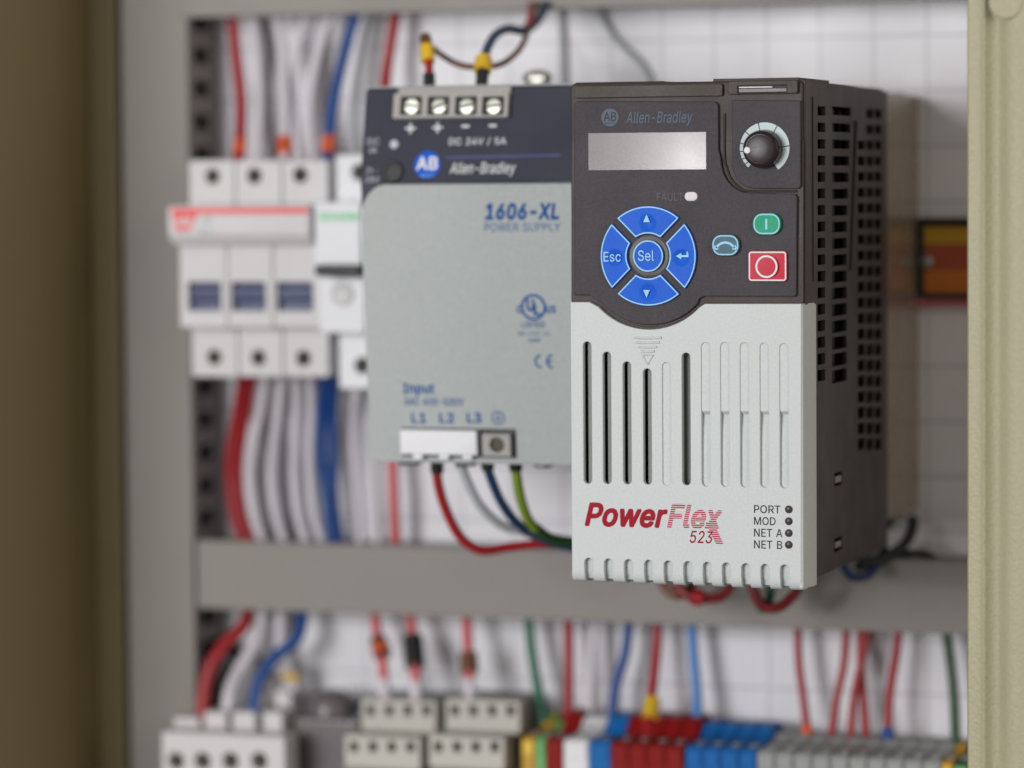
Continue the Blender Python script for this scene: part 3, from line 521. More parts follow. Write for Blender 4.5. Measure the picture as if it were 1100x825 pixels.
# right side with its vents
Fs = FX(XR); holes = []
yr = Fs.px(955, 300)[0]
def sidepx(a, b, c, d, r=.35):
    u0, v1 = Fs.px(a, b); u1, v0 = Fs.px(c, d); return rrect(u0, v0, u1, v1, r, 3)
for i in range(17):
    k = i/16; y = 114.2+17.75*i; y2 = y+.25*abs(0)
    holes.append(sidepx(878.5, y, 886.5, y+10, .3))
    holes.append(sidepx(894, y+.4, 914-4.5*min(1, k*2.2), y+10.4, .3))
front_holes = list(holes); rear = []
for i in range(22):
    y = 117.5+16.9*i
    for j, (a, c) in enumerate(((923.5, 930.5), (932.5, 939.8), (941.8, 948.5))):
        if i < 2 and j == 0: continue
        rear.append(sidepx(a, y, c, y+9.6, .25))
notch = [sidepx(896.5, 509, 904.5, 520, .3), sidepx(896.5, 579, 904.5, 590, .3)]
ysplit = Fs.px(917, 300)[0]
zsb = 2.5
sb = B()
plate(sb, Fs, [[(3.2, zB+7), (14, zB+7), (14, zsb), (ysplit, zsb), (ysplit, topz-20), (ysplit+5, topz-8), (ysplit+5, topz-.4), (3.2, topz-.2)]]+front_holes+notch, -1.6, 0, .25)
obj('side_grille', sb, 'housing', dv)
sb = B()
plate(sb, Fs, [[(ysplit+.5, zsb), (yr, zsb), (yr, topz-1.1), (ysplit+5.6, topz-.9), (ysplit+5.6, topz-8.2), (ysplit+.5, topz-20.3)]]+rear, -2.0, -.5, .25)
obj('side_grille', sb, 'housing', dv)
sb = B(); ll, hh = Fs.px(874, 320)
box(sb, Fs.px(872.6, 200)[0], Fs.px(874.2, 200)[0], 0, .1, 0, .1, 0) if False else None
box(sb, XR-.2, XR+.35, Fs.px(872.8, 200)[0], Fs.px(874.4, 200)[0], Fs.px(874, 302)[1], Fs.px(874, 104)[1], .15)
p0 = Fs.px(919, 130); p1 = Fs.px(913, 290)
obj('rib', sb, 'housing', dv)
sb = B(); tube(sb, [(XR-.2, p0[0], p0[1]), (XR-.2, p1[0], p1[1])], .9, 8, False); obj('seam', sb, 'housing', dv)
ib = B(); box(ib, uL+3, XR-4.5, 15, 108, zB+5, topz-3, .2)
for i in range(9): box(ib, XR-4.6, XR-2.6, 18+i*9.5, 20.5+i*9.5, zB+12, topz-8, .2)
obj('circuit_core', ib, 'inner', dv)
# notch pieces
for (yy) in (514.5, 584.5):
    q = at(0, 0, 0); a = Fs.px(896.8, yy+5); c = Fs.px(903, yy-4.6)
    obj('latch', box(B(), XR-2.4, XR+.3, a[0], c[0], a[1], c[1], .3), 'heatsink', dv)
# heatsink behind
hs = B(); Fk = FX(70.5)
zh0, zh1 = Fk.px(970, 552)[1], Fk.px(972, 101.5)[1]
box(hs, 64, 70.5, 111, 171, zh0, zh1, .5); box(hs, 2, 6, 111, 171, zh0, zh1, .5); box(hs, 5, 65, 166, 171, zh0-3, zh1+1, .4)
for i in range(9): box(hs, 9+i*6.2, 10.6+i*6.2, 111, 167, zh0+1, zh1-1, .2)
obj('heatsink', hs, 'heatsink', dv)
hs = B(); box(hs, 30, 63, 125, 165, zh0-7, zh0+2, .8)
obj('terminal_base', hs, 'inner', dv)

# --- keypad faces
cx, cz = F.px(696.3, 275); R = 15.15
Fp = FY(.9)      # face level
def P_(x, y): return Fp.px(x, y)
lidL = B(); plate(lidL, FY(1.5), [rpx(FY(1.5), 617, 91, 776.5, 104.5, .7)], -1.5, .55, .25); obj('lid', lidL, 'housing', dv)
lidR = B(); Fl = FY(1.5)
plate(lidR, Fl, [rpx(Fl, 782.5, 86.5, 857.5, 101, .7), rpx(Fl, 793, 92, 846, 99.5, .3)], -1.5, .75, .25); obj('lid', lidR, 'housing', dv)
sl = B(); plate(sl, Fl, [rpx(Fl, 793.6, 94.6, 845.4, 99.2, .2)], -1.5, .3, .1); obj('slot_insert', sl, 'led_dark', dv)
sl = B(); plate(sl, Fl, [rpx(Fl, 794.2, 93.0, 830, 94.3, .1), rpx(Fl, 822, 93.0, 845.5, 94.3, .1)][:1], -1.5, .5, .1); obj('slot_lip', sl, 'white_print', dv)
# main face outline
arc = []
rr = 21.0
for k in range(25):
    a = math.radians(-136+92*k/24); arc.append((cx+rr*math.cos(a), cz+rr*math.sin(a)))
L = [P_(616.5, 317)]
L += [P_(633, 317.3), P_(637.5, 320)] + arc + [P_(751, 321), P_(756, 318.3), P_(853.5, 318.8)]
L += [P_(855.3, 316), P_(856.2, 212), P_(854, 208.3), P_(806, 207.3)]
q0 = P_(806, 207.3); q1 = P_(774.5, 172)
for k in range(1, 10):
    t = k/10*PI/2; L.append((q0[0]-(q0[0]-q1[0])*math.sin(t), q1[1]-(q1[1]-q0[1])*math.cos(t)))
L += [q1, P_(771.8, 160), P_(771.3, 112.5), P_(768, 109.2), P_(620, 108.6), P_(616.5, 112)]
fp = B(); plate(fp, FY(2.6), [L], 0, 1.7, .35, 3)
obj('control_panel', fp, 'panel', dv)
# lower rim of the housing round the keypad
rim = []
for k in range(31):
    a = math.radians(-136+92*k/30); rim.append((cx+21.9*math.cos(a), cz+21.9*math.sin(a)))
L2 = [F.px(611.6, 340), F.px(611.6, 240), F.px(861, 240), F.px(861, 326.2), F.px(758, 326.2)]+rim[::-1]+[F.px(634, 325)]
L2 = [F.px(611.2, 150), F.px(611.2, 323.6), F.px(632, 323.6)]+rim+[F.px(757.5, 325.6), F.px(861.3, 325.6), F.px(861.3, 150)]
rb = B(); plate(rb, FY(3.5), [L2], -3, 1.35, .3); obj('bezel', rb, 'housing', dv)
# pod around the knob
q0 = P_(810, 202.5); q1 = P_(786, 176)
L3 = [P_(860, 108), P_(860, 200), P_(857, 202.8)]
L3 += [q0]
for k in range(1, 10):
    t = k/10*PI/2; L3.append((q0[0]-(q0[0]-q1[0])*math.sin(t), q1[1]-(q1[1]-q0[1])*math.cos(t)))
L3 += [q1, P_(786, 107.5)]
pd = B(); plate(pd, FY(2.6), [L3], 0, 1.7, .35, 3); obj('knob_panel', pd, 'panel', dv)
# channel lips beside the pod
ch = B(); lip = [(778.3, 122), (778.3, 165), (780.5, 180), (786, 193), (795, 202), (806, 205.2), (856, 205.4)]
tube(ch, [at(x, y, 1.9) for x, y in lip], .35, 8); obj('rib', ch, 'housing', dv)

Ff = FY(.9)      # printed level of the keypad
def pr(name, loops, m, h=.03, par=dv, F_=Ff): return obj(name, plate(B(), F_, loops, h, h), m, par)
# display
Fq = FY(.9)
obj('display', plate(B(), Fq, [rpx(Fq, 632, 142.2, 758.8, 182.6, .25)], -.4, .12, .08), 'lcd', dv)
# logo and lettering
lg = pr('emblem', [circ(*Ff.px(655.2, 126.2), 2.72)], 'dim_print')
t = B(); text(t, Ff, 'AB', (648.5, 120.5, 662, 130), bold=.012, h=.06); obj('lettering', t, 'panel', lg)
t = B(); text(t, Ff, 'QUALITY', (649.5, 131.3, 660.8, 133.4), h=.06); obj('lettering', t, 'panel', lg)
t = B(); text(t, Ff, 'Allen-Bradley', (672.5, 119.8, 744.2, 135.2), shear=.22, bold=.008); obj('lettering', t, 'dim_print', dv)
t = B(); text(t, Ff, 'FAULT', (705.5, 207.3, 734, 215.8)); obj('lettering', t, 'faint_print', dv)
obj('fault_lamp', plate(B(), Ff, [rpx(Ff, 735.5, 206, 749.5, 216, 2)], -.3, .35, .25, 3), 'led_white', dv)

# --- wheel of blue keys
def arc_l(r, a0, a1, n=18): return [(cx+r*math.cos(a0+(a1-a0)*k/n), cz+r*math.sin(a0+(a1-a0)*k/n)) for k in range(n+1)]
def seg_loop(r0, r1, a, g):
    e0 = PI/4-math.asin(g/r0); e1 = PI/4-math.asin(g/r1)
    return arc_l(r1, a-e1, a+e1)+arc_l(r0, a+e0, a-e0, 10)
def stroke(loop, w0, w1): return [inset(loop, w0), inset(loop, w1)]
def key_top(r0, r1, a, g, h, dent):
    """key with a shallow thumb dish"""
    bm = B(); nr, na = 14, 36; grid = []
    rc = (r0+r1)/2-.5; dc = (rc*math.cos(a), rc*math.sin(a)-.6)
    for i in range(nr+1):
        r = r0+(r1-r0)*i/nr; e = PI/4-math.asin(g/r); row = []
        for j in range(na+1):
            t = a-e+2*e*j/na; x, z = r*math.cos(t), r*math.sin(t)
            edge = min(i, nr-i, j/2, (na-j)/2); hh_ = h-(.18 if edge == 0 else 0)
            d = math.hypot(x-dc[0], z-dc[1])/2.6; hh_ -= dent*max(0, 1-d*d)
            row.append(bm.verts.new(Ff.P(cx+x, cz+z, hh_)))
        grid.append(row)
    fs = [bm.faces.new((grid[i][j], grid[i+1][j], grid[i+1][j+1], grid[i][j+1])) for i in range(nr) for j in range(na)]
    ed = [e_ for e_ in bm.edges if e_.is_boundary]
    ex = bmesh.ops.extrude_edge_only(bm, edges=ed)
    for v_ in [g_ for g_ in ex['geom'] if isinstance(g_, bmesh.types.BMVert)]:
        h_ = (Ff.o-v_.co).dot(Vector((0, 1, 0))); v_.co.y = Ff.o.y+.3
    bmesh.ops.recalc_face_normals(bm, faces=bm.faces); return bm
KH = 1.1
obj('key_well', plate(B(), Ff, [circ(cx, cz, 6.15, 48)], .0, .05, .02), 'black', dv)
for nm, a in (('arrow_key', PI/2), ('arrow_key', -PI/2), ('escape_key', PI), ('enter_key', 0)):
    key = obj(nm, key_top(6.75, R, a, 1.15, KH, .95), 'blue_button', dv, label={PI/2: 'blue key with an arrow up', -PI/2: 'blue key with an arrow down'}.get(a))
    lp = seg_loop(6.75, R, a, 1.15)
    pr('key_outline', stroke(lp, .12, .50), 'ice', KH+.03, key)
    if nm == 'arrow_key':
        s = 1 if a > 0 else -1; u, v = Ff.px(695.5, 234.5 if s > 0 else 315.5)
        pr('arrow', [[(u-1.05, v-1.15*s), (u+1.05, v-1.15*s), (u, v+1.25*s)]], 'ice', KH-.1, key)
    elif nm == 'escape_key':
        t = B(); text(t, Ff, 'Esc', (649.5, 270.5, 668, 281), h=KH+.02, bold=.006); obj('lettering', t, 'ice', key)
    else:
        t = B()
        plate(t, Ff, [[Ff.px(727, 275), Ff.px(733, 271.6), Ff.px(733, 273.9), Ff.px(738.6, 273.9), Ff.px(738.6, 269.5), Ff.px(740.6, 269.5), Ff.px(740.6, 276.2), Ff.px(733, 276.2), Ff.px(733, 278.4)]], KH-.05, KH-.05)
        obj('arrow', t, 'ice', key)
sel = B(); lathe(sel, Ff, cx, cz, [(4.8, -.2), (4.8, .95), (4.62, 1.12), (4.2, 1.1), (3, .95), (1.5, .82), (0, .78)], 48)
sel = obj('select_key', sel, 'blue_button', dv)
pr('key_outline', [circ(cx, cz, 4.76, 48), circ(cx, cz, 4.36, 48)], 'ice', 1.16, sel)
t = B(); text(t, Ff, 'Sel', (686.5, 268.8, 703.8, 280.3), h=1.14, bold=.006); obj('lettering', t, 'ice', sel)

# --- start, jog, stop
def pill(nm, bx, r, m, hgt=1.5):
    l = rpx(Ff, *bx, r); k = obj(nm, plate(B(), Ff, [l], -.3, hgt, .3, 3), m, dv)
    pr('key_outline', stroke(l, .22, .62), 'ice' if m != 'red_button' else 'white_print', hgt+.03, k); return k
k = pill('start_key', (810, 228.8, 839.8, 252.2), 2.9, 'green_button')
pr('mark', [rpx(Ff, 823.4, 235, 825.6, 246.4, .05)], 'ice', 1.53, k)
k = pill('jog_key', (766, 251.8, 795.3, 274.8), 2.9, 'teal_button')
u, v = Ff.px(780.6, 272)
am = [(u+3.6*math.cos(math.radians(x)), v+3.6*math.sin(math.radians(x))) for x in range(30, 151, 8)]
am2 = [(u+2.9*math.cos(math.radians(x)), v+2.9*math.sin(math.radians(x))) for x in range(150, 29, -8)]
pr('mark', [am+am2], 'ice', 1.53, k)
pr('mark', [[(u-3.7, v+1.0), (u-2.0, v+1.2), (u-3.3, v+2.6)], [(u+3.7, v+1.0), (u+3.3, v+2.6), (u+2.0, v+1.2)]], 'ice', 1.53, k)
k = pill('stop_key', (804.5, 269.4, 846.2, 302.4), 1.1, 'red_button', 1.0)
u, v = Ff.px(825.2, 286.2)
obj('stop_button', lathe(B(), Ff, u, v, [(3.5, .9), (3.5, 1.7), (3.3, 1.95), (2.6, 2.0), (0, 1.95)]), 'red_button', k)
pr('mark', [circ(u, v, 3.42), circ(u, v, 2.86)], 'white_print', 2.03, k)

# --- knob with scale
u, v = Ff.px(820.8, 160.2)
u2, v2 = Ff.px(821.4, 159.0)
tk = lambda x, y: math.atan2(Ff.px(x, y)[1]-v, Ff.px(x, y)[0]-u)
cuts = [tk(836.2, 183.6), tk(847.6, 156.6), tk(834.5, 136), tk(814.3, 131), tk(800, 140.5), tk(793.6, 153.3), tk(792.6, 163), tk(796, 171.7), tk(799, 177.6), tk(803, 181.5)]
cuts = [c_ if i < 1 else (c_ if c_ > cuts[0] and c_ > -1.3 else c_+2*PI) for i, c_ in enumerate(cuts)]
loops = []
Ro = 28.6*.2687
for a0, a1 in zip(cuts, cuts[1:]):
    o_, i_ = [], []
    for k2 in range(9):
        a = a0+.022+(a1-a0-.044)*k2/8; d = Vector((math.cos(a), math.sin(a)))
        # outer circle hit from the knob centre
        w_ = Vector((u-u2, v-v2)); bq = d.dot(w_); t = -bq+math.sqrt(bq*bq-w_.dot(w_)+Ro*Ro)
        o_.append((u+d.x*t, v+d.y*t)); i_.append((u+d.x*5.6, v+d.y*5.6))
    loops.append(o_+i_[::-1])
pr('dial_scale', loops, 'scale_print')
kn = lathe(B(), Ff, u, v, [(5.85, -.1), (5.85, 1.2), (5.6, 3.6), (5.35, 4.4), (4.9, 4.7), (4.2, 4.75)], 48)
kn = obj('knob', kn, 'knob', dv)
Fkk = Ff.up(4.6)
obj('knob_cap', lathe(B(), Ff, u, v, [(4.25, 4.5), (4.2, 4.9), (3.8, 5.1), (2, 5.25), (0, 5.3)], 40), 'knob_cap', kn)
uu, vv = Ff.up(4.95).px(801.8, 161.4)
obj('pointer_dot', lathe(B(), Ff, uu+.25, vv, [(.98, 4.4), (.98, 5.2), (.8, 5.36), (0, 5.4)], 24), 'white_print', kn)
u_, v_ = Ff.up(5.3).px(814, 157.6)
obj('pointer_slot', plate(B(), Ff, [[(u_-1.7, v_-.35), (u_+1.5, v_+.12), (u_+1.5, v_+.4), (u_-1.7, v_-.05)]], 5.2, 5.31), 'black', kn)

# --- light grey cover
rc = 22.35
arc2 = []
for k in range(31):
    a = math.radians(-136+92*k/30); arc2.append((cx+rc*math.cos(a), cz+rc*math.sin(a)))
sx_ = [631, 652, 673.5, 695.3, 716, 737, 758, 778.6, 799.6, 821, 842.2]
tops = [367, 378, 388.5, 396, 389.3, 379, 368, 368, 368.3, 368.6, 369]
bots = [519.6, 520, 520.3, 520.6, 521.6, 521.3, 522.5, 523, 523.4, 523.8, 524.4]
nx = [632.4, 653.6, 675, 696.6, 717.6, 738.8, 759.6, 780.2, 801, 821.8, 842.8]
bot = [F.px(614.6, 625), F.px(861.3, 635.2)]
def zbot(x): return F.px(x, 625+(x-614.6)*(635.2-625)/246.7)[1]
fl = 6.0        # front plate stops here; the foot below it is rounded
zf = lambda x: zbot(x)+3.2
outl = [F.px(612.6, 324.6), F.px(633, 324.6)]+arc2+[F.px(757, 326.4), F.px(860.8, 326.4)]
x1c = F.px(860.8, 630)[0]; x0c = F.px(614.4, 620)[0]
low = [(x1c, zf(861))]
for i in range(10, -1, -1):
    u, _ = F.px(nx[i], 610); w = 1.36; zn = F.px(nx[i], 599.5+i*.72)[1]
    low += [(u+w, zf(nx[i]))]+[(u+w*math.cos(t*PI/10), zn-w+w*math.sin(t*PI/10)) for t in range(11)]+[(u-w, zf(nx[i]))]
low += [(x0c, zf(614))]
outl += low
slots = []
deep = {0, 1, 2, 3, 5}
for i in range(11):
    u0, _ = F.px(sx_[i], 440); zt_ = F.px(sx_[i], tops[i])[1]; zb_ = F.px(sx_[i], bots[i])[1]
    slots.append(rrect(u0-1.32, zb_, u0+1.32, zt_, 1.31, 8))
cv = B(); plate(cv, FY(2.4), [outl]+slots, 0, 2.4, .28, 3)
# rounded foot between the notches
edges = [x0c]+[e for i in range(11) for e in (F.px(nx[i], 610)[0]-1.36, F.px(nx[i], 610)[0]+1.36)]+[x1c]
for i in range(0, len(edges), 2):
    xa_, xb_ = edges[i]+.02, edges[i+1]-.02; zz0 = zbot(615+246*(i/(len(edges)-1))); zz = zf(615+246*(i/(len(edges)-1)))+.15
    pf = [(.02, zz), (.1, zz0+2.2), (.6, zz0+1.0), (1.6, zz0+.25), (3.2, zz0), (8, zz0), (8, zz)]
    prism(cv, pf, 'x', xa_, xb_)
obj('cover', cv, 'cover', dv)
# right flank of the cover
fk = B(); F_ = FX(74.6)
yb = F_.px(877, 480)[0]; zt_ = F.px(861, 326.4)[1]; zb_ = zbot(861)
pf = [(x1c-.6, .25), (x1c+.05, .22), (x1c+.5, .6), (74.6, yb), (74.6-1.8, yb), (x1c-.6, 2.3)]
bmx = B(); prism(bmx, pf, 'z', zb_+.6, zt_)
bmesh.ops.bevel(bmx, geom=[e for e in bmx.edges if abs(e.verts[0].co.z-e.verts[1].co.z) < 1e-4], offset=.35, segments=2, affect='EDGES')
obj('cover_flank', bmx, 'cover', dv)
lf = B(); box(lf, x0c-.1, x0c+1.6, 2.5, yb, zb_+2, F.px(612, 324)[1]-.2, .3); box(lf, x0c+1, x1c, 6, yb, zbot(700)+.2, zbot(700)+2.2, .3); obj('cover_flank', lf, 'cover', dv)
# floors behind the slots and notches
for i in range(11):
    u0, _ = F.px(sx_[i], 440); zt_ = F.px(sx_[i], tops[i])[1]+.6; zb_ = F.px(sx_[i], bots[i])[1]-.6
    fb = B()
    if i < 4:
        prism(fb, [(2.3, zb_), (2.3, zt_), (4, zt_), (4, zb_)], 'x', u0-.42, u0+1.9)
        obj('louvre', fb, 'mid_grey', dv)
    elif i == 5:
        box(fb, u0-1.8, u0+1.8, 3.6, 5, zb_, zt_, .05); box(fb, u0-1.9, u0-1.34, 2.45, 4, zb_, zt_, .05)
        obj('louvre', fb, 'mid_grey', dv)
    elif i == 4:
        box(fb, u0-1.8, u0+1.8, .55, 2.2, zb_+.4, zt_-.4, .02); obj('louvre', fb, 'cover', dv)
    else:
        zm = F.px(sx_[i], 441)[1]; zm2 = F.px(sx_[i], 466)[1]
        dp_ = [(.45, 0), (.65, -.4), (1.3, -.9), (1.75, -1.3), (1.8, -1.9), (1.65, -3.2), (1.45, -4.8), (1.3, -7), (1.2, -10), (1.15, -17)]
        pf = [(.45, zt_-.3)]+[(a_, zm+b_) for a_, b_ in dp_]+[(1.15, zb_+.3), (7, zb_+.3), (7, zt_-.3)]
        prism(fb, [(a_, b_) for a_, b_ in pf], 'x', u0-1.6, u0+1.6); obj('louvre', fb, 'cover', dv)
nb = B(); pf = [(2.2, zf(700)+9), (2.0, zf(700)+4), (2.0, zf(700)+.5), (2.6, zbot(700)+1.2), (4.4, zbot(700)+.5), (7, zbot(700)+.4), (7, zf(700)+9)]
for i in range(11):
    u, _ = F.px(nx[i], 610); dz = zbot(nx[i])-zbot(700)
    prism(nb, [(a_, b_+dz) for a_, b_ in pf], 'x', u-1.7, u+1.7)
obj('foot_louvre', nb, 'cover', dv)
blk = B(); box(blk, x0c+2, x1c-1, 8.2, 13, zbot(700)+8, F.px(700, 356)[1]-2, .2); obj('inside', blk, 'inner', dv)
# chevrons
Fc = F
for k, (w, y) in enumerate(((14.5, 362.6), (12.5, 367.6), (9.6, 372.6), (7, 377.4))):
    a_ = [Fc.px(696-w+x*(2*w)/8, y+1.1*math.sin(PI*x/8)*.6) for x in range(9)]
    obj('chevron', tube(B(), [(p[0], -.1, p[1]) for p in a_], .38, 8), 'cover', dv)
tri = [Fc.px(690, 381.5), Fc.px(702, 381.5), Fc.px(696, 391.5)]
obj('chevron', tube(B(), [(p[0], -.06, p[1]) for p in tri+tri[:1]], .3, 8, False), 'cover', dv)
# lettering on the cover
t = B(); text(t, F, 'Power', (628, 540.5, 717.5, 566.6), shear=.26, bold=.033, space=.95); obj('lettering', t, 'red_print', dv)
t = B(); text(t, F, 'Flex', (716.5, 541.5, 776, 568.2), shear=.26, bold=.03, space=.95, stripes=.66, extra=[(757.5, 561), (766.5, 561), (777.2, 584.2), (769.2, 584.2)]); obj('lettering', t, 'pink_print', dv)
t = B(); text(t, F, '523', (741, 570.2, 766, 583.6), shear=.22, bold=.008); obj('lettering', t, 'red_print', dv)
for s, y, xr_ in (('PORT', 547.2, 838.3), ('MOD', 559.9, 833.2), ('NET A', 572.6, 840.5), ('NET B', 585.2, 840.3)):
    t = B(); text(t, F, s, (810, y-4.5, xr_, y+4.2), bold=.008); obj('lettering', t, 'black_print', dv)
    u, v = F.px(847.4, y)
    obj('indicator_lamp', lathe(B(), F, u, v, [(1.2, -.1), (1.2, .1), (.9, .3), (0, .38)], 24), 'led_dark', dv)
# ================================================================== power supply
YR, YT, YB = 50, 56, 57.5
pr_ = at(386.3, 197, YR); pt_ = at(392.5, 96, YT); pb_ = at(402.5, 496, YB)
XL = pr_.x; XRp = uL-1.2
XRp = min(XRp, XL+88)
ps = thing('power_supply', 'grey power supply with dark top section and screw terminals beside drive', 'power supply', ((XL+XRp)/2, 110, pb_.z))
zr, zt, zb_ = pr_.z, pt_.z, pb_.z
XB = pb_.x; XT = pt_.x
hb = B(); prism(hb, [(YR+.6, zr), (YT+.6, zt), (YT+3, zt+.3), (164, zt+.3), (164, zb_), (YB+2, zb_), (YB+.8, zb_+.4)], 'x', XL, XRp)
bmesh.ops.bevel(hb, geom=[e for e in hb.edges if abs(e.verts[0].co.x-e.verts[1].co.x) < .01], offset=.5, segments=2, affect='EDGES')
obj('housing', hb, 'psu_dark', ps)
tp = B(); box(tp, XL+.4, XRp-.3, YT-.1, 160, zt+.3, zt+.9, .2); obj('top_panel', tp, 'psu_grey', ps)
Fu = Frame((0, YR, zr), (1, 0, 0), (0, YT-YR, zt-zr))
Fo = Frame((0, YB, zb_), (1, 0, 0), (0, YR-YB, zr-zb_))
hgt = (Vector((YR-YB, zr-zb_))).length
pl = [(XL+.1, .2), (XRp-.1, .2), (XRp-.1, hgt-.4)]
a0 = Fo.px(415, 199.5); a1 = Fo.px(386.5, 238)
for k in range(13):
    t = k/12*PI/2; pl.append((a0[0]-(a0[0]-XL-.1)*math.sin(t), a1[1]+(hgt-.4-a1[1])*math.cos(t)))
obj('front_panel', plate(B(), Fo, [pl], -.3, .6, .25), 'psu_grey', ps)
uh = Vector((YT-YR, zt-zr)).length
obj('label_panel', plate(B(), Fu, [rrect(XL+.4, .3, XRp-.3, uh-.4, .4)], -.4, .3, .15), 'psu_label', ps)
sd = B(); box(sd, XL-.5, XL+.1, 66, 160, zb_+2, zt-2, .2); obj('side_panel', sd, 'psu_grey', ps)
Fu = Fu.up(.3); Fo = Fo.up(.6)
# output terminals
tb = thing  # (parts below hang directly on the supply)
loops = [rpx(Fu, 425, 101, 548.5, 128, .5)]
bays = [rpx(Fu, x-11.5, 105, x+11.5, 124.5, .3) for x in (444, 473.3, 503, 532)]
tb = obj('terminal_block', plate(B(), Fu, loops+bays, -.2, 2.4, .3), 'terminal_grey', ps)
b = B(); pA = Fu.px(429, 96); pB_ = Fu.px(550, 103)
boxl = rrect(pA[0], pB_[1], pB_[0], pA[1]+.2, .2); plate(b, Fu, [boxl], -.3, 1.5, .4)
obj('terminal_hood', b, 'terminal_grey', tb)
obj('terminal_bay', plate(B(), Fu, [rpx(Fu, 425.6, 102, 548, 127, .3)], -.3, .35, .1), 'inner', tb)
for x, tilt in ((444, -.1), (473.3, .35), (503, .18), (532, .12)):
    u, v = Fu.px(x, 115.2)
    s_ = lathe(B(), Fu, u, v, [(2.75, .2), (2.75, 1.3), (2.3, 1.75), (0, 1.85)], 28)
    s_ = obj('terminal_screw', s_, 'steel', tb)
    c_, n_ = math.cos(tilt), math.sin(tilt)
    sl = [(u+c_*a-n_*b2, v+n_*a+c_*b2) for a, b2 in ((-2.5, -.42), (2.5, -.42), (2.5, .42), (-2.5, .42))]
    obj('screw_slot', plate(B(), Fu, [sl], 1.3, 1.95), 'black', tb)
def ptx(s, bx, m, F_, **k): obj('lettering', text(B(), F_, s, bx, **k), m, ps)
for x, y in ((441, 138), (470, 137.2)): ptx('+', (x-5.5, y-5.5, x+5.5, y+5.5), 'white_print', Fu, bold=.008)
for x, y in ((500, 135.6), (529.3, 135)): ptx('-', (x-4.2, y-1.3, x+4.2, y+1.3), 'white_print', Fu, bold=.02)
ptx('DC 24V / 5A', (482.5, 147.8, 544, 156.4), 'white_print', Fu, bold=.007)
ptx('DC', (395, 148.5, 407.5, 155.5), 'grey_print', Fu); ptx('ok', (396.5, 157.5, 405, 164.5), 'grey_print', Fu)
ptx('24 -', (393.6, 179.5, 406, 186), 'grey_print', Fu); ptx('28V', (392.4, 189.5, 407.5, 196), 'grey_print', Fu)
u, v = Fu.px(423.5, 155); obj('status_lamp', lathe(B(), Fu, u, v, [(1.5, -.1), (1.5, .2), (1, .5), (0, .6)], 20), 'grey_print', ps)
u, v = Fu.px(422.3, 185); obj('adjuster', lathe(B(), Fu, u, v, [(3.7, -.1), (3.7, .5), (3.3, .9), (2.6, .9), (2.4, .3), (0, .3)], 28), 'black', ps)
u, v = Fu.px(459, 177)
em = obj('emblem', plate(B(), Fu, [circ(u, v, 4.55)], .04, .04), 'logo_blue', ps)
obj('lettering', text(B(), Fu, 'AB', (447.5, 168.3, 470.5, 182.6), bold=.03, h=.08), 'white_print', em)
obj('lettering', text(B(), Fu, 'QUALITY', (452, 187, 466, 190), h=.08, bold=.01), 'ice', em)
ln = [Fu.px(480, 168.4), Fu.px(602, 165.8), Fu.px(602, 167.6), Fu.px(480, 170.2)]
obj('stripe', plate(B(), Fu, [ln], .04, .04), 'line_blue', ps)
ptx('Allen-Bradley', (483.5, 174.5, 554, 189.5), 'white_print', Fu, shear=.2, bold=.007)
ptx('1606-XL', (520.5, 217.8, 600.5, 236.4), 'blue_print', Fo, shear=.2, bold=.04)
ptx('POWER SUPPLY', (520.5, 239.2, 602, 248.6), 'blue_print', Fo)
u, v = Fo.px(573, 330)
obj('emblem', plate(B(), Fo, [circ(u, v, 4.3), circ(u, v, 3.45)], .04, .04), 'blue_print', ps)
ptx('U', (565.5, 321, 574, 334.5), 'blue_print', Fo, bold=.04); ptx('L', (573, 326, 581, 339), 'blue_print', Fo, bold=.04)
ptx('c', (555, 328, 561, 336.5), 'blue_print', Fo, bold=.02); ptx('us', (586.5, 328, 597, 336.5), 'blue_print', Fo, bold=.02)
ptx('LISTED', (560.5, 345.5, 585.5, 352), 'blue_print', Fo, bold=.02)
ptx('IND. CONT. EQ.', (556, 356, 591.5, 360.8), 'blue_print', Fo); ptx('56WF', (567.5, 363.3, 581, 367.8), 'blue_print', Fo, bold=.01)
# CE mark from arcs
u, v = Fo.px(578.5, 388.2)
for uu_, kind in ((u, 'C'), (u+3.9, 'E')):
    o_ = circ(uu_+1, v, 2.35, 22, math.radians(92), math.radians(268)); i_ = circ(uu_+1, v, 1.65, 22, math.radians(268), math.radians(92))
    lps = [o_+i_]
    obj('lettering', plate(B(), Fo, lps, .04, .04), 'blue_print', ps)
    if kind == 'E': obj('lettering', plate(B(), Fo, [rrect(uu_-1.0, v-.32, uu_+.8, v+.32, .05)], .045, .045), 'blue_print', ps)
ptx('Input', (433, 411.5, 466.5, 425.5), 'blue_print', Fo, bold=.03)
ptx('3AC 400-500V', (434, 427.3, 498, 435.6), 'blue_print', Fo, bold=.015)
for s, x in (('L1', 450), ('L2', 480), ('L3', 509.5)): ptx(s, (x-8, 443.5, x+8, 454.5), 'blue_print', Fo, bold=.03)
u, v = Fo.px(535, 449)
obj('emblem', plate(B(), Fo, [circ(u, v, 2.3), circ(u, v, 1.85)], .04, .04), 'blue_print', ps)
b = B()
for r in (rrect(u-.2, v, u+.2, v+1.5, .05), rrect(u-1.2, v-.25, u+1.2, v+.1, .05), rrect(u-.8, v-.8, u+.8, v-.5, .05), rrect(u-.4, v-1.3, u+.4, v-1.05, .05)): plate(b, Fo, [r], .05, .05)
obj('emblem', b, 'blue_print', ps)
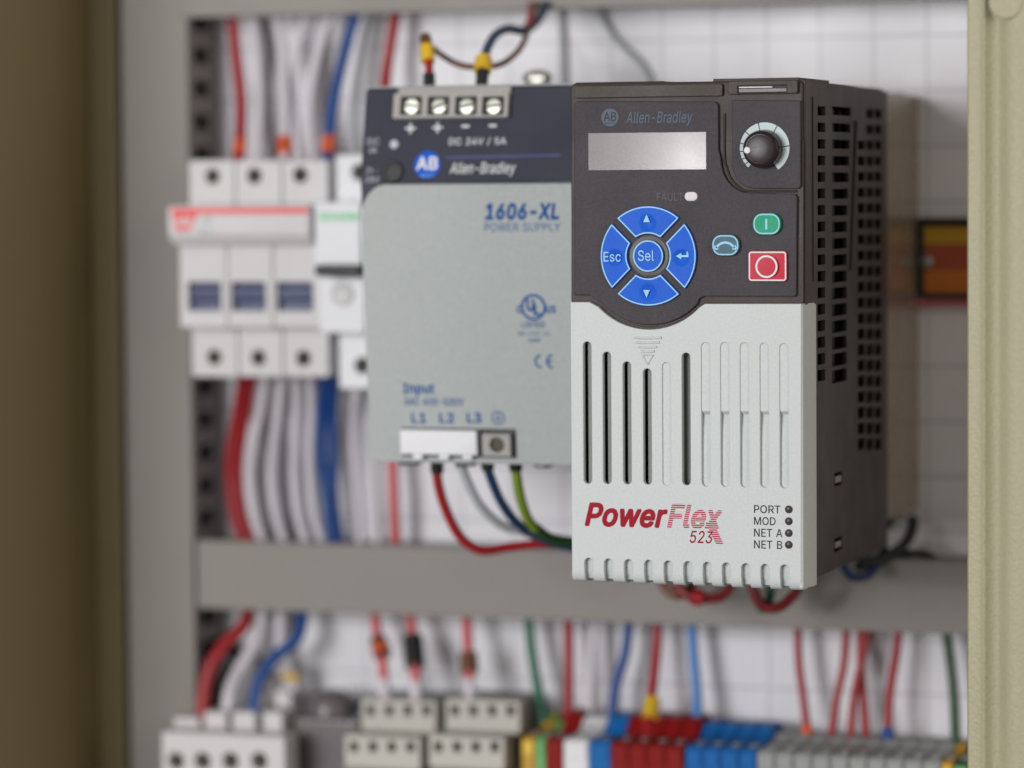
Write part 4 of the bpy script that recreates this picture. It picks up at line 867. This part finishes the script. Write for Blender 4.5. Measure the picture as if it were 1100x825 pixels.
# input connector
ic = obj('connector_frame', plate(B(), Fo, [rpx(Fo, 432, 460, 554.5, 491, .3)], -.3, .5, .15), 'black', ps)
cb = B(); plate(cb, Fo, [rpx(Fo, 433.5, 461, 516, 487, .3)], 0, 3.5, .4)
for x in (452, 480, 505): plate(cb, Fo, [rpx(Fo, x-5, 486, x+5, 492, .3)], .4, 3, .2)
obj('connector', cb, 'bright_plastic', ic)
u, v = Fo.px(537, 476.5)
obj('connector', plate(B(), Fo, [rpx(Fo, 521, 465, 551.5, 489, .3), circ(u, v, 2.5, 24)], 0, 3.0, .3), 'terminal_grey', ic)
obj('terminal_screw', lathe(B(), Fo, u, v, [(2.4, .2), (2.4, 1.6), (0, 1.7)], 24), 'hole', ic)
# ring bolt on top and screw below
q = at(577.5, 84, 110)
b = B(); rp = [(q.x+4.3*math.cos(t*PI/12), 110, q.z+1.9*math.sin(t*PI/12)) for t in range(25)]
tube(b, rp, .95, 10, False); box(b, q.x-3, q.x+3, 108.8, 111.2, q.z-1.2, q.z+1.2, .5)
box(b, q.x-1.6, q.x+1.6, 108.5, 111.5, zt+.5, q.z-1.2, .3)
obj('ring_bolt', b, 'alu', ps)
q = at(584, 503, 75); b = B(); lathe(b, Frame((q.x, 75, zb_), (1, 0, 0), (0, 1, 0)), 0, 0, [(3.6, -.2), (3.6, -1.2), (2.5, -2.2), (0, -2.4)], 20)
obj('foot_screw', b, 'alu', ps)
b = B()
for x in (440, 500): 
    q = at(x, 497, 62); box(b, q.x-3, q.x+3, 60, 66, zb_-1.2, zb_+.2, .3)
obj('clip', b, 'black', ps)

# ================================================================== DIN rail and breakers
p = at(205, 287, 165); q = at(330, 287, 165)
tag(obj('mounting_rail', box(box(B(), p.x+3, XRp, 164.5, 166, p.z-17, p.z+17, .3), p.x+3, XRp, 165.5, 171.8, p.z-12, p.z+12, .3), 'alu'), 'metal mounting rail behind the white circuit breakers', 'rail')

def holes_px(F_, pts, r): return [circ(*F_.px(x, y), r, 24) for x, y in pts]
b3 = thing('circuit_breaker', 'white three pole breaker with navy toggles and red striped bar', 'circuit breaker', at(277, 405, 150))
FT = FY(128); FM = FY(119); FB = FY(109)
def bank(y0, y1, cyc, xs, holes, name):
    for (x0, x1), (hx, hy) in zip(xs, holes):
        b = B(); plate(b, FT, [rpx(FT, x0, y0, x1, y1, 1.2), circ(*FT.px(hx, hy), 2.75, 24)], -9, 0, .5)
        s = obj(name, b, 'white_plastic', b3)
        u, v = FT.px(hx, hy)
        obj('terminal_screw', lathe(B(), FT, u, v, [(2.9, -8.9), (2.9, -6.5), (1.6, -6.3), (0, -6.9)], 20), 'hole', s)
xs_t = ((203, 252), (253, 302.5), (303.5, 352.5)); bank(172, 222, 0, xs_t, ((228, 189.5), (273, 189), (322.5, 188)), 'terminal_cover')
xs_b = ((206, 255), (256, 303.5), (304.5, 353)); bank(352, 405, 0, xs_b, ((230, 384), (277.5, 384.5), (326, 385)), 'terminal_cover')
b = B(); boxpx(b, 205, 174, 352, 404, 136.5, 164, .5); obj('body', b, 'white_plastic', b3)
for (x0, x1), (w0, w1) in zip(((193, 243.5), (244.3, 293), (293.8, 345)), ((202, 237), (248.5, 285), (297.5, 335.5))):
    b = B(); plate(b, FM, [rpx(FM, x0, 262, x1, 352, .8), rpx(FM, w0, 303, w1, 334, .5)], -16, 0, .5)
    pole = obj('pole', b, 'white_plastic', b3)
    b = B(); boxpx(b, w0+.5, 302, w1-.5, 335, 122.5, 130, .3)
    tg = obj('toggle', b, 'navy', pole)
    b = B(); q0 = FM.px(w0+2, 320); q1 = FM.px(w1-2, 308)
    prism(b, [(124, q1[1]+1), (120.2, q1[1]-.5), (119.6, q0[1]), (124, q0[1]-2)], 'x', q0[0], q1[0]); obj('toggle_grip', b, 'navy', pole)
# the bar across the three poles
q0 = FB.px(180, 222); q1 = FB.px(332.5, 222); zt2 = q0[1]; zb2_ = FB.px(250, 262)[1]
b = B(); prism(b, [(109, zt2), (109, zb2_+3.5), (111.5, zb2_), (122, zb2_-.5), (128, zb2_), (128, zt2)], 'x', q0[0], q1[0])
bmesh.ops.bevel(b, geom=list(b.edges), offset=.5, segments=2, affect='EDGES')
bar = obj('label_bar', b, 'white_plastic', b3)
obj('stripe', plate(B(), FB, [rpx(FB, 184, 223.2, 331, 230, .1)], .04, .04), 'red_stripe', bar)
obj('emblem', plate(B(), FB, [[FB.px(185.5, 230), FB.px(212, 230), FB.px(205, 247), FB.px(188.5, 248)]], .05, .05), 'abb_red', bar)
obj('lettering', text(B(), FB, 'ABB', (188.5, 233.5, 206, 243), bold=.04, h=.09), 'white_plastic', bar)
b = B(); plate(b, FB, [rpx(FB, 217, 232, 228, 240, .2)], .04, .04); plate(b, FB, [rpx(FB, 214, 243, 219, 254, .2)], .04, .04); plate(b, FB, [rpx(FB, 222, 246, 229, 252, .2)], .04, .04)
obj('symbol', b, 'w_grey', bar)

b1 = thing('circuit_breaker', 'bright white breaker with green lettering and black lever, half behind power supply', 'circuit breaker', at(372, 417, 150))
for (y0, y1, hy) in ((166, 220, 185), (358, 418, 393)):
    x0 = 361 if y0 < 300 else 364
    b = B(); plate(b, FT, [rpx(FT, x0, y0, x0+51, y1, 1), circ(*FT.px(x0+25, hy), 2.9, 24)], -9, 0, .5)
    s = obj('terminal_cover', b, 'bright_plastic', b1); u, v = FT.px(x0+25, hy)
    obj('terminal_screw', lathe(B(), FT, u, v, [(3, -8.9), (3, -6.5), (1.6, -6.3), (0, -6.9)], 20), 'hole', s)
b = B(); boxpx(b, 363, 168, 412, 416, 136.5, 164, .5); obj('body', b, 'bright_plastic', b1)
FG = FY(112)
b = B(); boxpx(b, 337.5, 217, 388, 285, 112, 137, .8); g = obj('label_bar', b, 'bright_plastic', b1)
t = text(B(), FG, 'Schneider', (343, 227, 387, 237), shear=.2, bold=.03); obj('lettering', t, 'green_print', g)
b = B(); boxpx(b, 343, 297, 392, 358, 118, 137, .8); obj('body', b, 'bright_plastic', b1)
FN = FY(118); u, v = FN.px(368, 316)
obj('test_button', lathe(B(), FN, u, v, [(4.2, -.1), (4.2, .8), (3.6, 1.1), (3, .7), (0, .6)], 24), 'white_plastic', b1)
b = B(); boxpx(b, 337, 284.5, 386, 296.5, 106, 122, 1.2); obj('lever', b, 'black', b1)
WORLD, POWER, SPOT, FILL = .27, 14.2, 1.5, 5.0
# ================================================================== lower devices
b = B
# contactor at bottom left
ct = thing('contactor', 'white contactor with four round terminal openings at bottom left', 'contactor', at(240, 850, 140))
FC = FY(118); FR = FY(132)
q = B(); plate(q, FC, [rpx(FC, 174, 789, 306, 880, 1.0)]+[circ(*FC.px(x, 818), 3.1, 24) for x in (188.5, 217, 247, 278)], -12, 0, .6); s = obj('terminal_front', q, 'white_plastic', ct)
for x in (188.5, 217, 247, 278):
    u, v = FC.px(x, 818); obj('terminal_screw', lathe(B(), FC, u, v, [(3.2, -11.8), (3.2, -8), (1.8, -7.6), (0, -8.2)], 20), 'hole', s)
q = B(); boxpx(q, 176, 791, 305, 880, 129.5, 168, .5); obj('body', q, 'white_plastic', ct)
for x0, x1 in ((186, 214), (219, 243), (249, 274), (282, 303)):
    q = B(); boxpx(q, x0, 765+6*(x0 < 190), x1, 795, 133, 150, .8); obj('terminal_rib', q, 'white_plastic', ct)
q = B(); plate(q, FY(150), [rpx(FY(150), 279, 742, 312, 800, 2.5), circ(*FY(150).px(289, 764), 2.6, 24)], -5, 0, .6); ea = obj('terminal_lug', q, 'white_plastic', ct)
u, v = FY(150).px(289, 764); obj('terminal_screw', lathe(B(), FY(150), u, v, [(2.8, -4.8), (2.8, -4), (0, -3.8)], 20), 'hole', ea)

# smoky cap between contactor and ivory blocks
cp = thing('relay', 'smoky grey relay with rounded clear cap behind the contactor', 'relay', at(350, 850, 150))
q = B(); boxpx(q, 316, 772, 386, 880, 138, 168, 1.5); obj('body', q, 'grey_cap', cp)
p = at(356, 772, 152); q = lathe(B(), Frame((p.x, 152, p.z-4), (1, 0, 0), (0, 1, 0)), 0, 0, [(9.5, 0), (9.5, -9), (9.5, 9), (8.3, 12), (5, 14.2), (0, 15)], 28); 
q.free(); q = B()
Fz = Frame((p.x, 152, p.z-4), (1, 0, 0), (0, 1, 0))
lathe(q, Fz, 0, 0, [(9.5, -9), (9.5, 7), (8.6, 11), (5.5, 14), (0, 15)], 28); obj('cap', q, 'grey_cap', cp)

# double level ivory blocks
def ivory(dx, label):
    t = thing('terminal_block', label, 'terminal block', at(410+dx, 850, 140), 'ivory four way terminal blocks')
    for (x0, y0, x1, y1, Y) in ((388, 752, 468, 787, 138), (370, 791, 451, 826, 120)):
        Fv = FY(Y); s = (x1-x0)/4
        hs_ = [rpx(Fv, x0+dx+s*(k+.28), y0+6, x0+dx+s*(k+.72), y0+17, .5) for k in range(4)]
        q = B(); plate(q, Fv, [rpx(Fv, x0+dx, y0, x1+dx, y1, .6)]+hs_, -8, 0, .4); lv = obj('terminal_level', q, 'cream_block', t)
        q = B()
        for k in range(4): boxpx(q, x0+dx+s*(k+.3), y0+5, x0+dx+s*(k+.7), y0+18, Y+3, Y+7.5, .2)
        obj('clamp', q, 'hole', lv)
        q = B(); boxpx(q, x0+dx+1, y0-1, x1+dx-1, y1+60, Y+8.2, 168, .3); obj('body', q, 'block_gap', t)
    return t
ivory(0, 'ivory two level terminal block, next to the smoky relay')
ivory(90.5, 'ivory two level terminal block, next to the yellow and green terminal')

# DIN terminals
def terminal(x0, x1, m, label, mt='t_grey', top=770, group=None):
    t = thing('rail_terminal', label, 'rail terminal', at((x0+x1)/2, 850, 140), group)
    Fv = FY(124); u0 = Fv.px(x0+.4, 800)[0]; u1 = Fv.px(x1-.4, 800)[0]
    dz = (x0-650)*.012
    z1 = Fv.px(650, 797+dz)[1]; Fw_ = FY(146); z2 = Fw_.px(650, top+dz)[1]
    q = B(); prism(q, [(124, z1-20), (124, z1-1), (125, z1), (141, z1+.2), (146, z2-1), (147, z2), (160, z2), (160, z1-20)], 'x', u0, u1)
    bmesh.ops.bevel(q, geom=[e for e in q.edges if abs(e.verts[0].co.x-e.verts[1].co.x) < .01], offset=.35, segments=2, affect='EDGES')
    bd = obj('body', q, m, t)
    uc = (u0+u1)/2; Ft = Frame((uc, 133, z1+.15), (1, 0, 0), (0, 1, 0))
    obj('terminal_screw', lathe(B(), Ft, 0, 0, [(1.9, -.4), (1.9, .25), (1.5, .4), (0, .3)], 18), 'alu', t)
    Fm = Frame((uc, 124, z1-3.5), (1, 0, 0), (0, 0, 1)); obj('marker', plate(B(), Fm, [rrect(-(u1-u0)/2+.5, -2.4, (u1-u0)/2-.5, 2.2, .3)], -.2, .5, .15), mt, t)
    Fe = Frame((uc, 153, z2), (1, 0, 0), (0, 1, 0)); obj('wire_entry', lathe(B(), Fe, 0, 0, [(1.9, -.3), (1.9, .12), (1.3, .15), (0, .1)], 18), 'black', t)
    return t
terminal(560, 575, 'label_yellow', 'yellow rail terminal at left end of the coloured row', 'yellow', 780)
terminal(575, 586, 't_green', 'green rail terminal next to the yellow end terminal', 't_green', 780)
terminal(586, 605, 't_red', 'single red rail terminal between green and white ones', 't_red', 768)
terminal(605, 632, 't_white', 'wide white rail terminal among coloured ones', 't_white', 772)
terminal(632, 656, 't_blue', 'single blue rail terminal between white and red ones', 't_blue', 769)
for i in range(4):
    terminal(656+19.5*i, 675.5+19.5*i, 't_red', ('red rail terminal touching the single blue one', 'red rail terminal, second in the row of four', 'red rail terminal with a yellow marked wire, third of four', 'red rail terminal at right end of the red four')[i], 't_red', 768, 'red rail terminals')
for i in range(4):
    terminal(736+19.2*i, 755.2+19.2*i, 't_blue', ('blue rail terminal touching the last red one', 'blue rail terminal, second of the row of four', 'blue rail terminal, third of the row of four', 'blue rail terminal touching the first grey one')[i], 't_blue', 772, 'blue rail terminals')
nm = ('first', 'second', 'third', 'fourth', 'fifth', 'sixth', 'seventh', 'eighth', 'ninth', 'tenth')
for i in range(10):
    terminal(813+19.8*i, 832.8+19.8*i, 't_grey', 'grey rail terminal, %s to the right of the blue ones' % nm[i], 't_grey', 779, 'grey rail terminals')
terminal(1011, 1024, 'label_yellow', 'yellow rail terminal at right end of the grey ones', 'yellow', 779)
terminal(1024, 1041, 'w_dkgreen', 'dark green rail terminal beside the cabinet frame', 't_green', 779)
q = at(560, 850, 164); q2 = at(1060, 850, 164)
tag(obj('mounting_rail', box(B(), at(170, 850, 164).x, q2.x, 164, 171.8, q.z-10, q.z+6, .4), 'alu'), 'metal mounting rail under the lower terminals', 'rail')

# label behind the drive
wl = thing('label_holder', 'amber and orange label in a black frame right of drive', 'label', at(1015, 320, 170))
FL = FY(168)
ou = rpx(FL, 986, 234, 1075, 320, .8); inn = rpx(FL, 992.5, 243, 1068, 315, .4)
obj('label_frame', plate(B(), FL, [ou, inn], -3.5, .6, .3), 'black', wl)
q0 = FL.px(984, 315)[1]; 
for a, c, m in ((242, 262, 'label_yellow'), (262, 290, 'label_red'), (290, 317, 'label_orange')):
    obj('band', plate(B(), FL, [rpx(FL, 990, a, 1070, c, 0.01)], -3, -.6, .0), m, wl)
u, v = FL.px(995, 281); obj('stud', lathe(B(), FL, u, v, [(2.3, -3), (2.3, .9), (1.4, 1.8), (0, 2)], 20), 'alu', wl)

# ================================================================== wires
W = wire
# above the three pole breaker
W('red cable above left pole of breaker', [(249, 8, 158), (254, 60, 156), (259, 110, 152), (258, 150, 146), (255, 176, 142)], 2.2, 'w_red', sleeves=[('ferrule', [(258.5, 148, 147), (257, 166, 143)], 2.4, 'orange')])
W('white cable touching the red one above breaker', [(272, 8, 160), (276, 60, 157), (279, 110, 154), (276, 178, 144)], 2.0, 'w_white', 'white cables above breaker')
W('white cable with orange ferrule above middle pole', [(296, 8, 158), (303, 60, 155), (306, 120, 150), (305, 178, 142)], 2.1, 'w_white', 'white cables above breaker', sleeves=[('ferrule', [(305.8, 148, 147), (305, 166, 143)], 2.5, 'orange')])
W('white cable, second left of the blue cable above breaker', [(330, 8, 160), (318, 60, 158), (314, 110, 155), (322, 178, 144)], 2.0, 'w_white', 'white cables above breaker')
W('white cable just left of the blue cable above breaker', [(358, 8, 160), (341, 60, 158), (333, 110, 156), (336, 178, 146)], 2.0, 'w_white', 'white cables above breaker')
W('blue cable with orange ferrule above breaker', [(384, 6, 156), (372, 50, 154), (360, 100, 150), (353, 150, 146), (351, 178, 142)], 2.2, 'w_blue', sleeves=[('ferrule', [(354, 146, 147), (352, 165, 144)], 2.5, 'orange')])
W('thin grey cable at far right of breaker cables', [(400, 8, 164), (388, 60, 162), (380, 120, 158), (384, 178, 144)], 1.6, 'w_grey')
for k, (x, l) in enumerate(((286, 'white cable at the back between the two left white ones above breaker'), (346, 'white cable at the back beside the blue cable above breaker'))):
    W(l, [(x, 8, 167), (x-6, 60, 166), (x-10, 120, 165), (x-12, 180, 160)], 2.3, 'w_white', 'white cables above breaker')
# below the three pole breaker
for k, (x, l) in enumerate(((278, 'white cable at the back nearest the red cables below breaker'), (297, 'white cable at the back below the middle breaker pole'), (325, 'white cable at the back nearest the dark blue cables below breaker'))):
    W(l, [(x, 398, 162), (x-2, 450, 166), (x+2, 510, 167), (x+8, 590, 167)], 2.3, 'w_white', 'white cables below breaker')
W('red cable below breaker, outer one', [(262, 398, 142), (256, 440, 152), (247, 500, 156), (252, 550, 157), (264, 590, 158)], 2.2, 'w_red', 'red cables below breaker')
W('red cable below breaker, inner one touching white', [(272, 398, 144), (265, 440, 154), (256, 500, 158), (260, 550, 159), (273, 590, 160)], 2.0, 'w_red', 'red cables below breaker')
for i, (x, d, l) in enumerate(((287, -14, 'white cable touching the red cables below breaker'), (304, -8, 'white cable below middle pole of breaker'), (318, 2, 'white cable bowed left below the right pole'), (333, 4, 'white cable beside the dark blue cables below breaker'))):
    W(l, [(x, 398, 144), (x+d*.5, 440, 153), (x+d-4, 500, 158), (x+d, 550, 158), (x+d+12, 590, 160)], 2.1, 'w_white', 'white cables below breaker')
W('dark blue cable below breaker, left of two', [(350, 398, 142), (346, 440, 152), (345, 490, 156), (352, 540, 157), (358, 590, 158)], 2.1, 'w_blue', 'blue cables below breaker')
W('dark blue cable below breaker, right of two', [(360, 398, 144), (357, 440, 154), (358, 490, 158), (358, 540, 159), (366, 590, 160)], 2.1, 'w_blue', 'blue cables below breaker')
W('white cable below green lettered breaker', [(384, 412, 146), (380, 470, 158), (388, 590, 160)], 2.0, 'w_white')
W('white cable left of the faded red cable', [(404, 440, 160), (402, 500, 160), (406, 592, 161)], 1.8, 'w_white')
W('faded red cable coming out below power supply', [(421, 480, 160), (423, 530, 158), (426, 594, 159)], 2.0, 'w_pink')
W('red cable coming down behind top of power supply', [(427, 4, 160), (421, 40, 158), (415, 80, 156), (413, 110, 150)], 2.2, 'w_red')
W('grey cable behind the drive, hanging from top duct', [(601, 4, 169), (604, 50, 169.5), (606, 110, 169.5)], 1.0, 'w_grey')
W('loose grey wire slanting down to the top of the drive', [(640, 4, 169), (660, 40, 169.8), (690, 70, 169.8), (704, 100, 169.8)], 1.0, 'w_grey')
# outputs of the supply
W('red cable with yellow marker on first output terminal', [(461.5, 96, 64), (461, 84, 66), (461, 70, 68), (459, 52, 72), (457, 42, 76)], 1.45, 'w_red', sleeves=[('ferrule', [(461.2, 97, 64), (461, 80, 66)], 2.0, 'w_black'), ('marker', [(460, 66, 69), (458.5, 50, 72)], 2.3, 'yellow'), ('marker', [(458.3, 47, 73), (457, 40, 76)], 1.9, 'w_brown')])
W('brown cable looping from red cable to blue cable', [(457, 44, 76), (470, 56, 80), (492, 69, 82), (515, 72, 80), (540, 68, 84), (560, 50, 96), (570, 22, 120), (574, 4, 140)], 1.1, 'w_brown')
W('dark teal cable with yellow marker on third output terminal', [(517, 94, 64), (518, 80, 66), (520, 62, 72), (530, 40, 84), (545, 31, 96), (562, 33, 108), (576, 24, 124), (588, 4, 144)], 1.6, 'w_teal', sleeves=[('ferrule', [(517, 96, 64), (518.5, 76, 67)], 2.1, 'w_black'), ('marker', [(518.4, 76, 67), (519.5, 64, 71)], 2.9, 'yellow')])
W('short red cable behind the teal cable at top', [(562, 34, 110), (570, 22, 120), (571, 4, 146)], 1.5, 'w_red')
# inputs of the supply
W('dark red cable from first input terminal to the drive', [(469, 492, 66), (470, 515, 68), (478, 545, 72), (494, 576, 76), (516, 591, 80), (545, 588, 86), (585, 584, 92), (618, 586, 96)], 1.75, 'w_red', sleeves=[('sleeve', [(469, 490, 66), (469.7, 507, 67.5)], 2.2, 'w_black')])
W('light grey cable from second input terminal', [(494, 492, 68), (500, 512, 70), (515, 542, 74), (538, 564, 80), (565, 572, 86), (620, 590, 96)], 1.6, 'w_grey', sleeves=[('sleeve', [(493.5, 490, 68), (496, 502, 69)], 2.0, 'w_grey')])
W('dark blue cable from third input terminal', [(522, 492, 66), (526, 510, 68), (540, 542, 73), (560, 566, 80), (590, 582, 88), (625, 590, 96)], 1.7, 'w_navy', sleeves=[('sleeve', [(521.7, 488, 66), (524.3, 504, 67.4)], 2.2, 'w_black')])
W('yellow and green earth cable from input terminals', [(553, 492, 66), (555, 512, 68), (560, 538, 72), (570, 562, 78), (590, 579, 86), (620, 584, 95)], 1.8, 'w_olive', sleeves=[('sleeve', [(553, 488, 66), (554.2, 505, 67.4)], 2.2, 'w_black'), ('sleeve', [(575, 567.5, 80), (592, 579, 86.5), (620, 583.5, 95)], 1.95, 'w_dkgreen')])
# under the drive
W('dark red cable loop under middle of drive', [(722, 600, 112), (728, 628, 112), (742, 641, 112), (760, 643, 114), (776, 640, 116), (786, 625, 118), (790, 600, 120)], 1.9, 'dark_red_cable', sleeves=[('sleeve', [(743, 640, 112), (755, 643, 113)], 2.9, 'w_red')])
W('brown cable loop under middle of drive', [(704, 600, 118), (714, 630, 118), (728, 639, 118), (742, 630, 120), (750, 600, 120)], 1.9, 'w_brown')
W('red cable loop under right corner of drive', [(800, 600, 104), (810, 636, 104), (820, 651, 105), (834, 653, 106), (847, 645, 108), (858, 630, 110), (864, 600, 112)], 1.9, 'dark_red_cable')
W('green cable tip under right corner of drive', [(804, 600, 110), (812, 642, 110), (820, 654, 110), (827, 642, 112), (830, 600, 112)], 1.7, 'w_green')
W('dark blue cable bending over duct behind drive', [(905, 606, 120), (915, 619, 122), (932, 618, 128), (944, 604, 140), (950, 590, 150)], 1.7, 'w_navy')
W('black cable curving up behind drive to heatsink', [(922, 608, 130), (944, 602, 138), (962, 593, 146), (974, 581, 152), (980, 568, 158), (981, 558, 163)], 2.0, 'w_black')
W('black cable lying on duct beside heatsink', [(950, 602, 150), (972, 595, 152), (990, 594, 156), (1004, 600, 164)], 1.4, 'w_black')
W('thin faded red wire behind the heatsink', [(940, 328, 165), (985, 326, 169.5), (1045, 325, 169.5), (1090, 326, 169)], 1.1, 'w_pink')
# lower compartment
W('thick red cable bending down to the contactor', [(268, 650, 158), (262, 672, 152), (240, 694, 146), (224, 722, 142), (218, 755, 140), (218, 792, 138)], 2.6, 'w_red')
W('black cable behind thick red contactor cable', [(232, 690, 162), (256, 705, 158), (248, 726, 156), (236, 748, 152), (232, 780, 150)], 2.6, 'w_black')
W('white cable bending down to the contactor', [(282, 655, 160), (274, 690, 156), (256, 722, 150), (246, 748, 144), (244, 792, 140)], 2.6, 'w_white')
W('white cable behind blue contactor cable', [(302, 655, 164), (300, 700, 162), (296, 740, 158), (292, 770, 156)], 2.2, 'w_white')
W('blue cable bending down to the contactor', [(326, 650, 158), (320, 684, 152), (298, 704, 148), (280, 728, 144), (273, 756, 141), (272, 792, 138)], 2.4, 'w_blue')
W('white wire with yellow marker beside the contactor lug', [(286, 735, 152), (295, 724, 152), (310, 722, 153), (318, 730, 156), (312, 752, 156)], 1.6, 'w_white', sleeves=[('marker', [(304, 722, 152.6), (318, 728, 155.5)], 2.3, 'yellow')])
W('faded red wire with orange and black marker', [(402, 650, 158), (405, 680, 154), (411, 712, 148), (413, 750, 145)], 1.9, 'w_pink', sleeves=[('marker', [(406, 686, 153), (411, 706, 149.5)], 3.1, 'w_brown'), ('marker', [(408.8, 694, 151.4), (410.2, 701, 150.2)], 3.4, 'orange'), ('ferrule', [(412.4, 730, 146.6), (413, 750, 145)], 2.2, 'w_white')])
W('faded red wire with black sleeve', [(440, 650, 158), (443, 680, 154), (446, 715, 149), (447, 752, 145)], 1.9, 'w_pink', sleeves=[('sleeve', [(443.2, 684, 153.4), (446, 716, 148.6)], 3.7, 'w_black'), ('ferrule', [(446.6, 732, 147), (447, 752, 145)], 2.2, 'w_white')])
W('faded red wire with small black marker', [(501, 650, 158), (502, 680, 154), (504, 715, 149), (505, 752, 145)], 1.9, 'w_pink', sleeves=[('marker', [(503, 702, 150.6), (504.3, 722, 148.4)], 3.3, 'w_brown'), ('ferrule', [(504.6, 730, 147), (505, 752, 145)], 2.0, 'w_white')])
W('green cable down to the yellow and green terminals', [(567, 650, 160), (570, 690, 158), (576, 730, 156), (582, 760, 154), (586, 790, 152)], 2.0, 'w_green')
W('earth wire stub with yellow sleeve on green terminal', [(590, 800, 148), (596, 782, 150), (596, 768, 154)], 1.7, 'w_olive')
W('red cable down to the single red terminal', [(610, 650, 160), (611, 700, 158), (611, 740, 156), (610, 785, 153)], 2.0, 'w_red')
W('white cable between red and blue lower cables', [(640, 650, 162), (636, 700, 160), (632, 785, 154)], 1.8, 'w_white')
W('dark blue cable down to the single blue terminal', [(677, 650, 160), (672, 700, 158), (661, 740, 156), (656, 790, 153)], 2.0, 'w_blue')
W('red cable with yellow marker on the red terminals', [(707, 650, 160), (706, 690, 158), (701, 740, 152), (697, 770, 146), (694, 802, 140)], 1.9, 'w_red', sleeves=[('marker', [(701, 752, 150.4), (698.5, 772, 145.6)], 2.9, 'yellow')])
W('pale blue cable with yellow ferrule on blue terminals', [(742, 650, 160), (745, 700, 158), (749, 750, 156), (748, 792, 152)], 1.9, 'w_sky', sleeves=[('ferrule', [(749, 774, 154), (748, 790, 152.3)], 2.3, 'yellow')])
W('red wire with orange end on grey terminals', [(857, 660, 160), (858, 710, 158), (863, 750, 156), (868, 790, 153)], 1.5, 'w_red', 'red wires on grey terminals', sleeves=[('ferrule', [(866.8, 780, 154), (868.4, 797, 152)], 2.0, 'orange')])
W('red wire left of the crossing pair', [(910, 660, 160), (907, 710, 158), (899, 750, 156), (893, 792, 153)], 1.5, 'w_red', 'red wires on grey terminals')
W('red wire of the crossing pair, ending at left', [(934, 660, 160), (928, 700, 158), (918, 745, 156), (913, 795, 153)], 1.5, 'w_red', 'red wires on grey terminals')
W('red wire of the crossing pair, ending at right', [(926, 660, 163), (924, 700, 162), (927, 745, 159), (931, 795, 154)], 1.5, 'w_red', 'red wires on grey terminals')
W('red wire with blue end, right of crossing pair', [(967, 660, 160), (963, 700, 158), (956, 745, 156), (953, 795, 153)], 1.6, 'w_red', sleeves=[('ferrule', [(954, 782, 154), (953, 800, 152)], 2.2, 'w_blue')])
W('dark green cable beside the cabinet frame', [(1014, 660, 160), (1021, 710, 158), (1025, 750, 156), (1027, 800, 152)], 1.9, 'w_dkgreen')

# ================================================================== light
w = bpy.data.worlds.new('World'); scene.world = w; w.use_nodes = True
nt = w.node_tree; bg = nt.nodes['Background']
tc = nt.nodes.new('ShaderNodeTexCoord'); sp = nt.nodes.new('ShaderNodeSeparateXYZ'); nt.links.new(tc.outputs['Generated'], sp.inputs[0])
rp = nt.nodes.new('ShaderNodeValToRGB'); nt.links.new(sp.outputs['Z'], rp.inputs[0])
mr = nt.nodes.new('ShaderNodeMapRange'); mr.inputs['From Min'].default_value = -1; nt.links.new(sp.outputs['Z'], mr.inputs['Value']); nt.links.new(mr.outputs[0], rp.inputs[0])
rp.color_ramp.elements[0].color = (.55, .50, .45, 1); rp.color_ramp.elements[1].color = (1, 1, 1, 1)
nt.links.new(rp.outputs[0], bg.inputs['Color']); bg.inputs['Strength'].default_value = WORLD
def lamp(name, loc, target, size, power, col=(1, 1, 1)):
    l = bpy.data.lights.new(name, 'AREA'); l.shape = 'DISK'; l.size = size*S; l.energy = power; l.color = col
    o = bpy.data.objects.new(name, l); COL.objects.link(o); o.location = Vector(loc)*S
    o.rotation_euler = (Vector(target)-Vector(loc)).to_track_quat('-Z', 'Y').to_euler()
    return o
lamp('key_lamp', (-430, -1290, 215), (0, 60, 60), 620, POWER, (1, .995, 1))
lamp('spot_lamp', (-332, -1289, 133), (36, 0, 133), 44, SPOT, (1, 1, 1))
lamp('fill_lamp', (1050, -700, 380), (60, 60, 60), 800, FILL, (1, .89, .77))
vs = scene.view_settings; vs.view_transform = 'Standard'; vs.look = 'None'; vs.exposure = 0; vs.gamma = 1
scene.render.engine = 'CYCLES'
scene.cycles.use_denoising = True
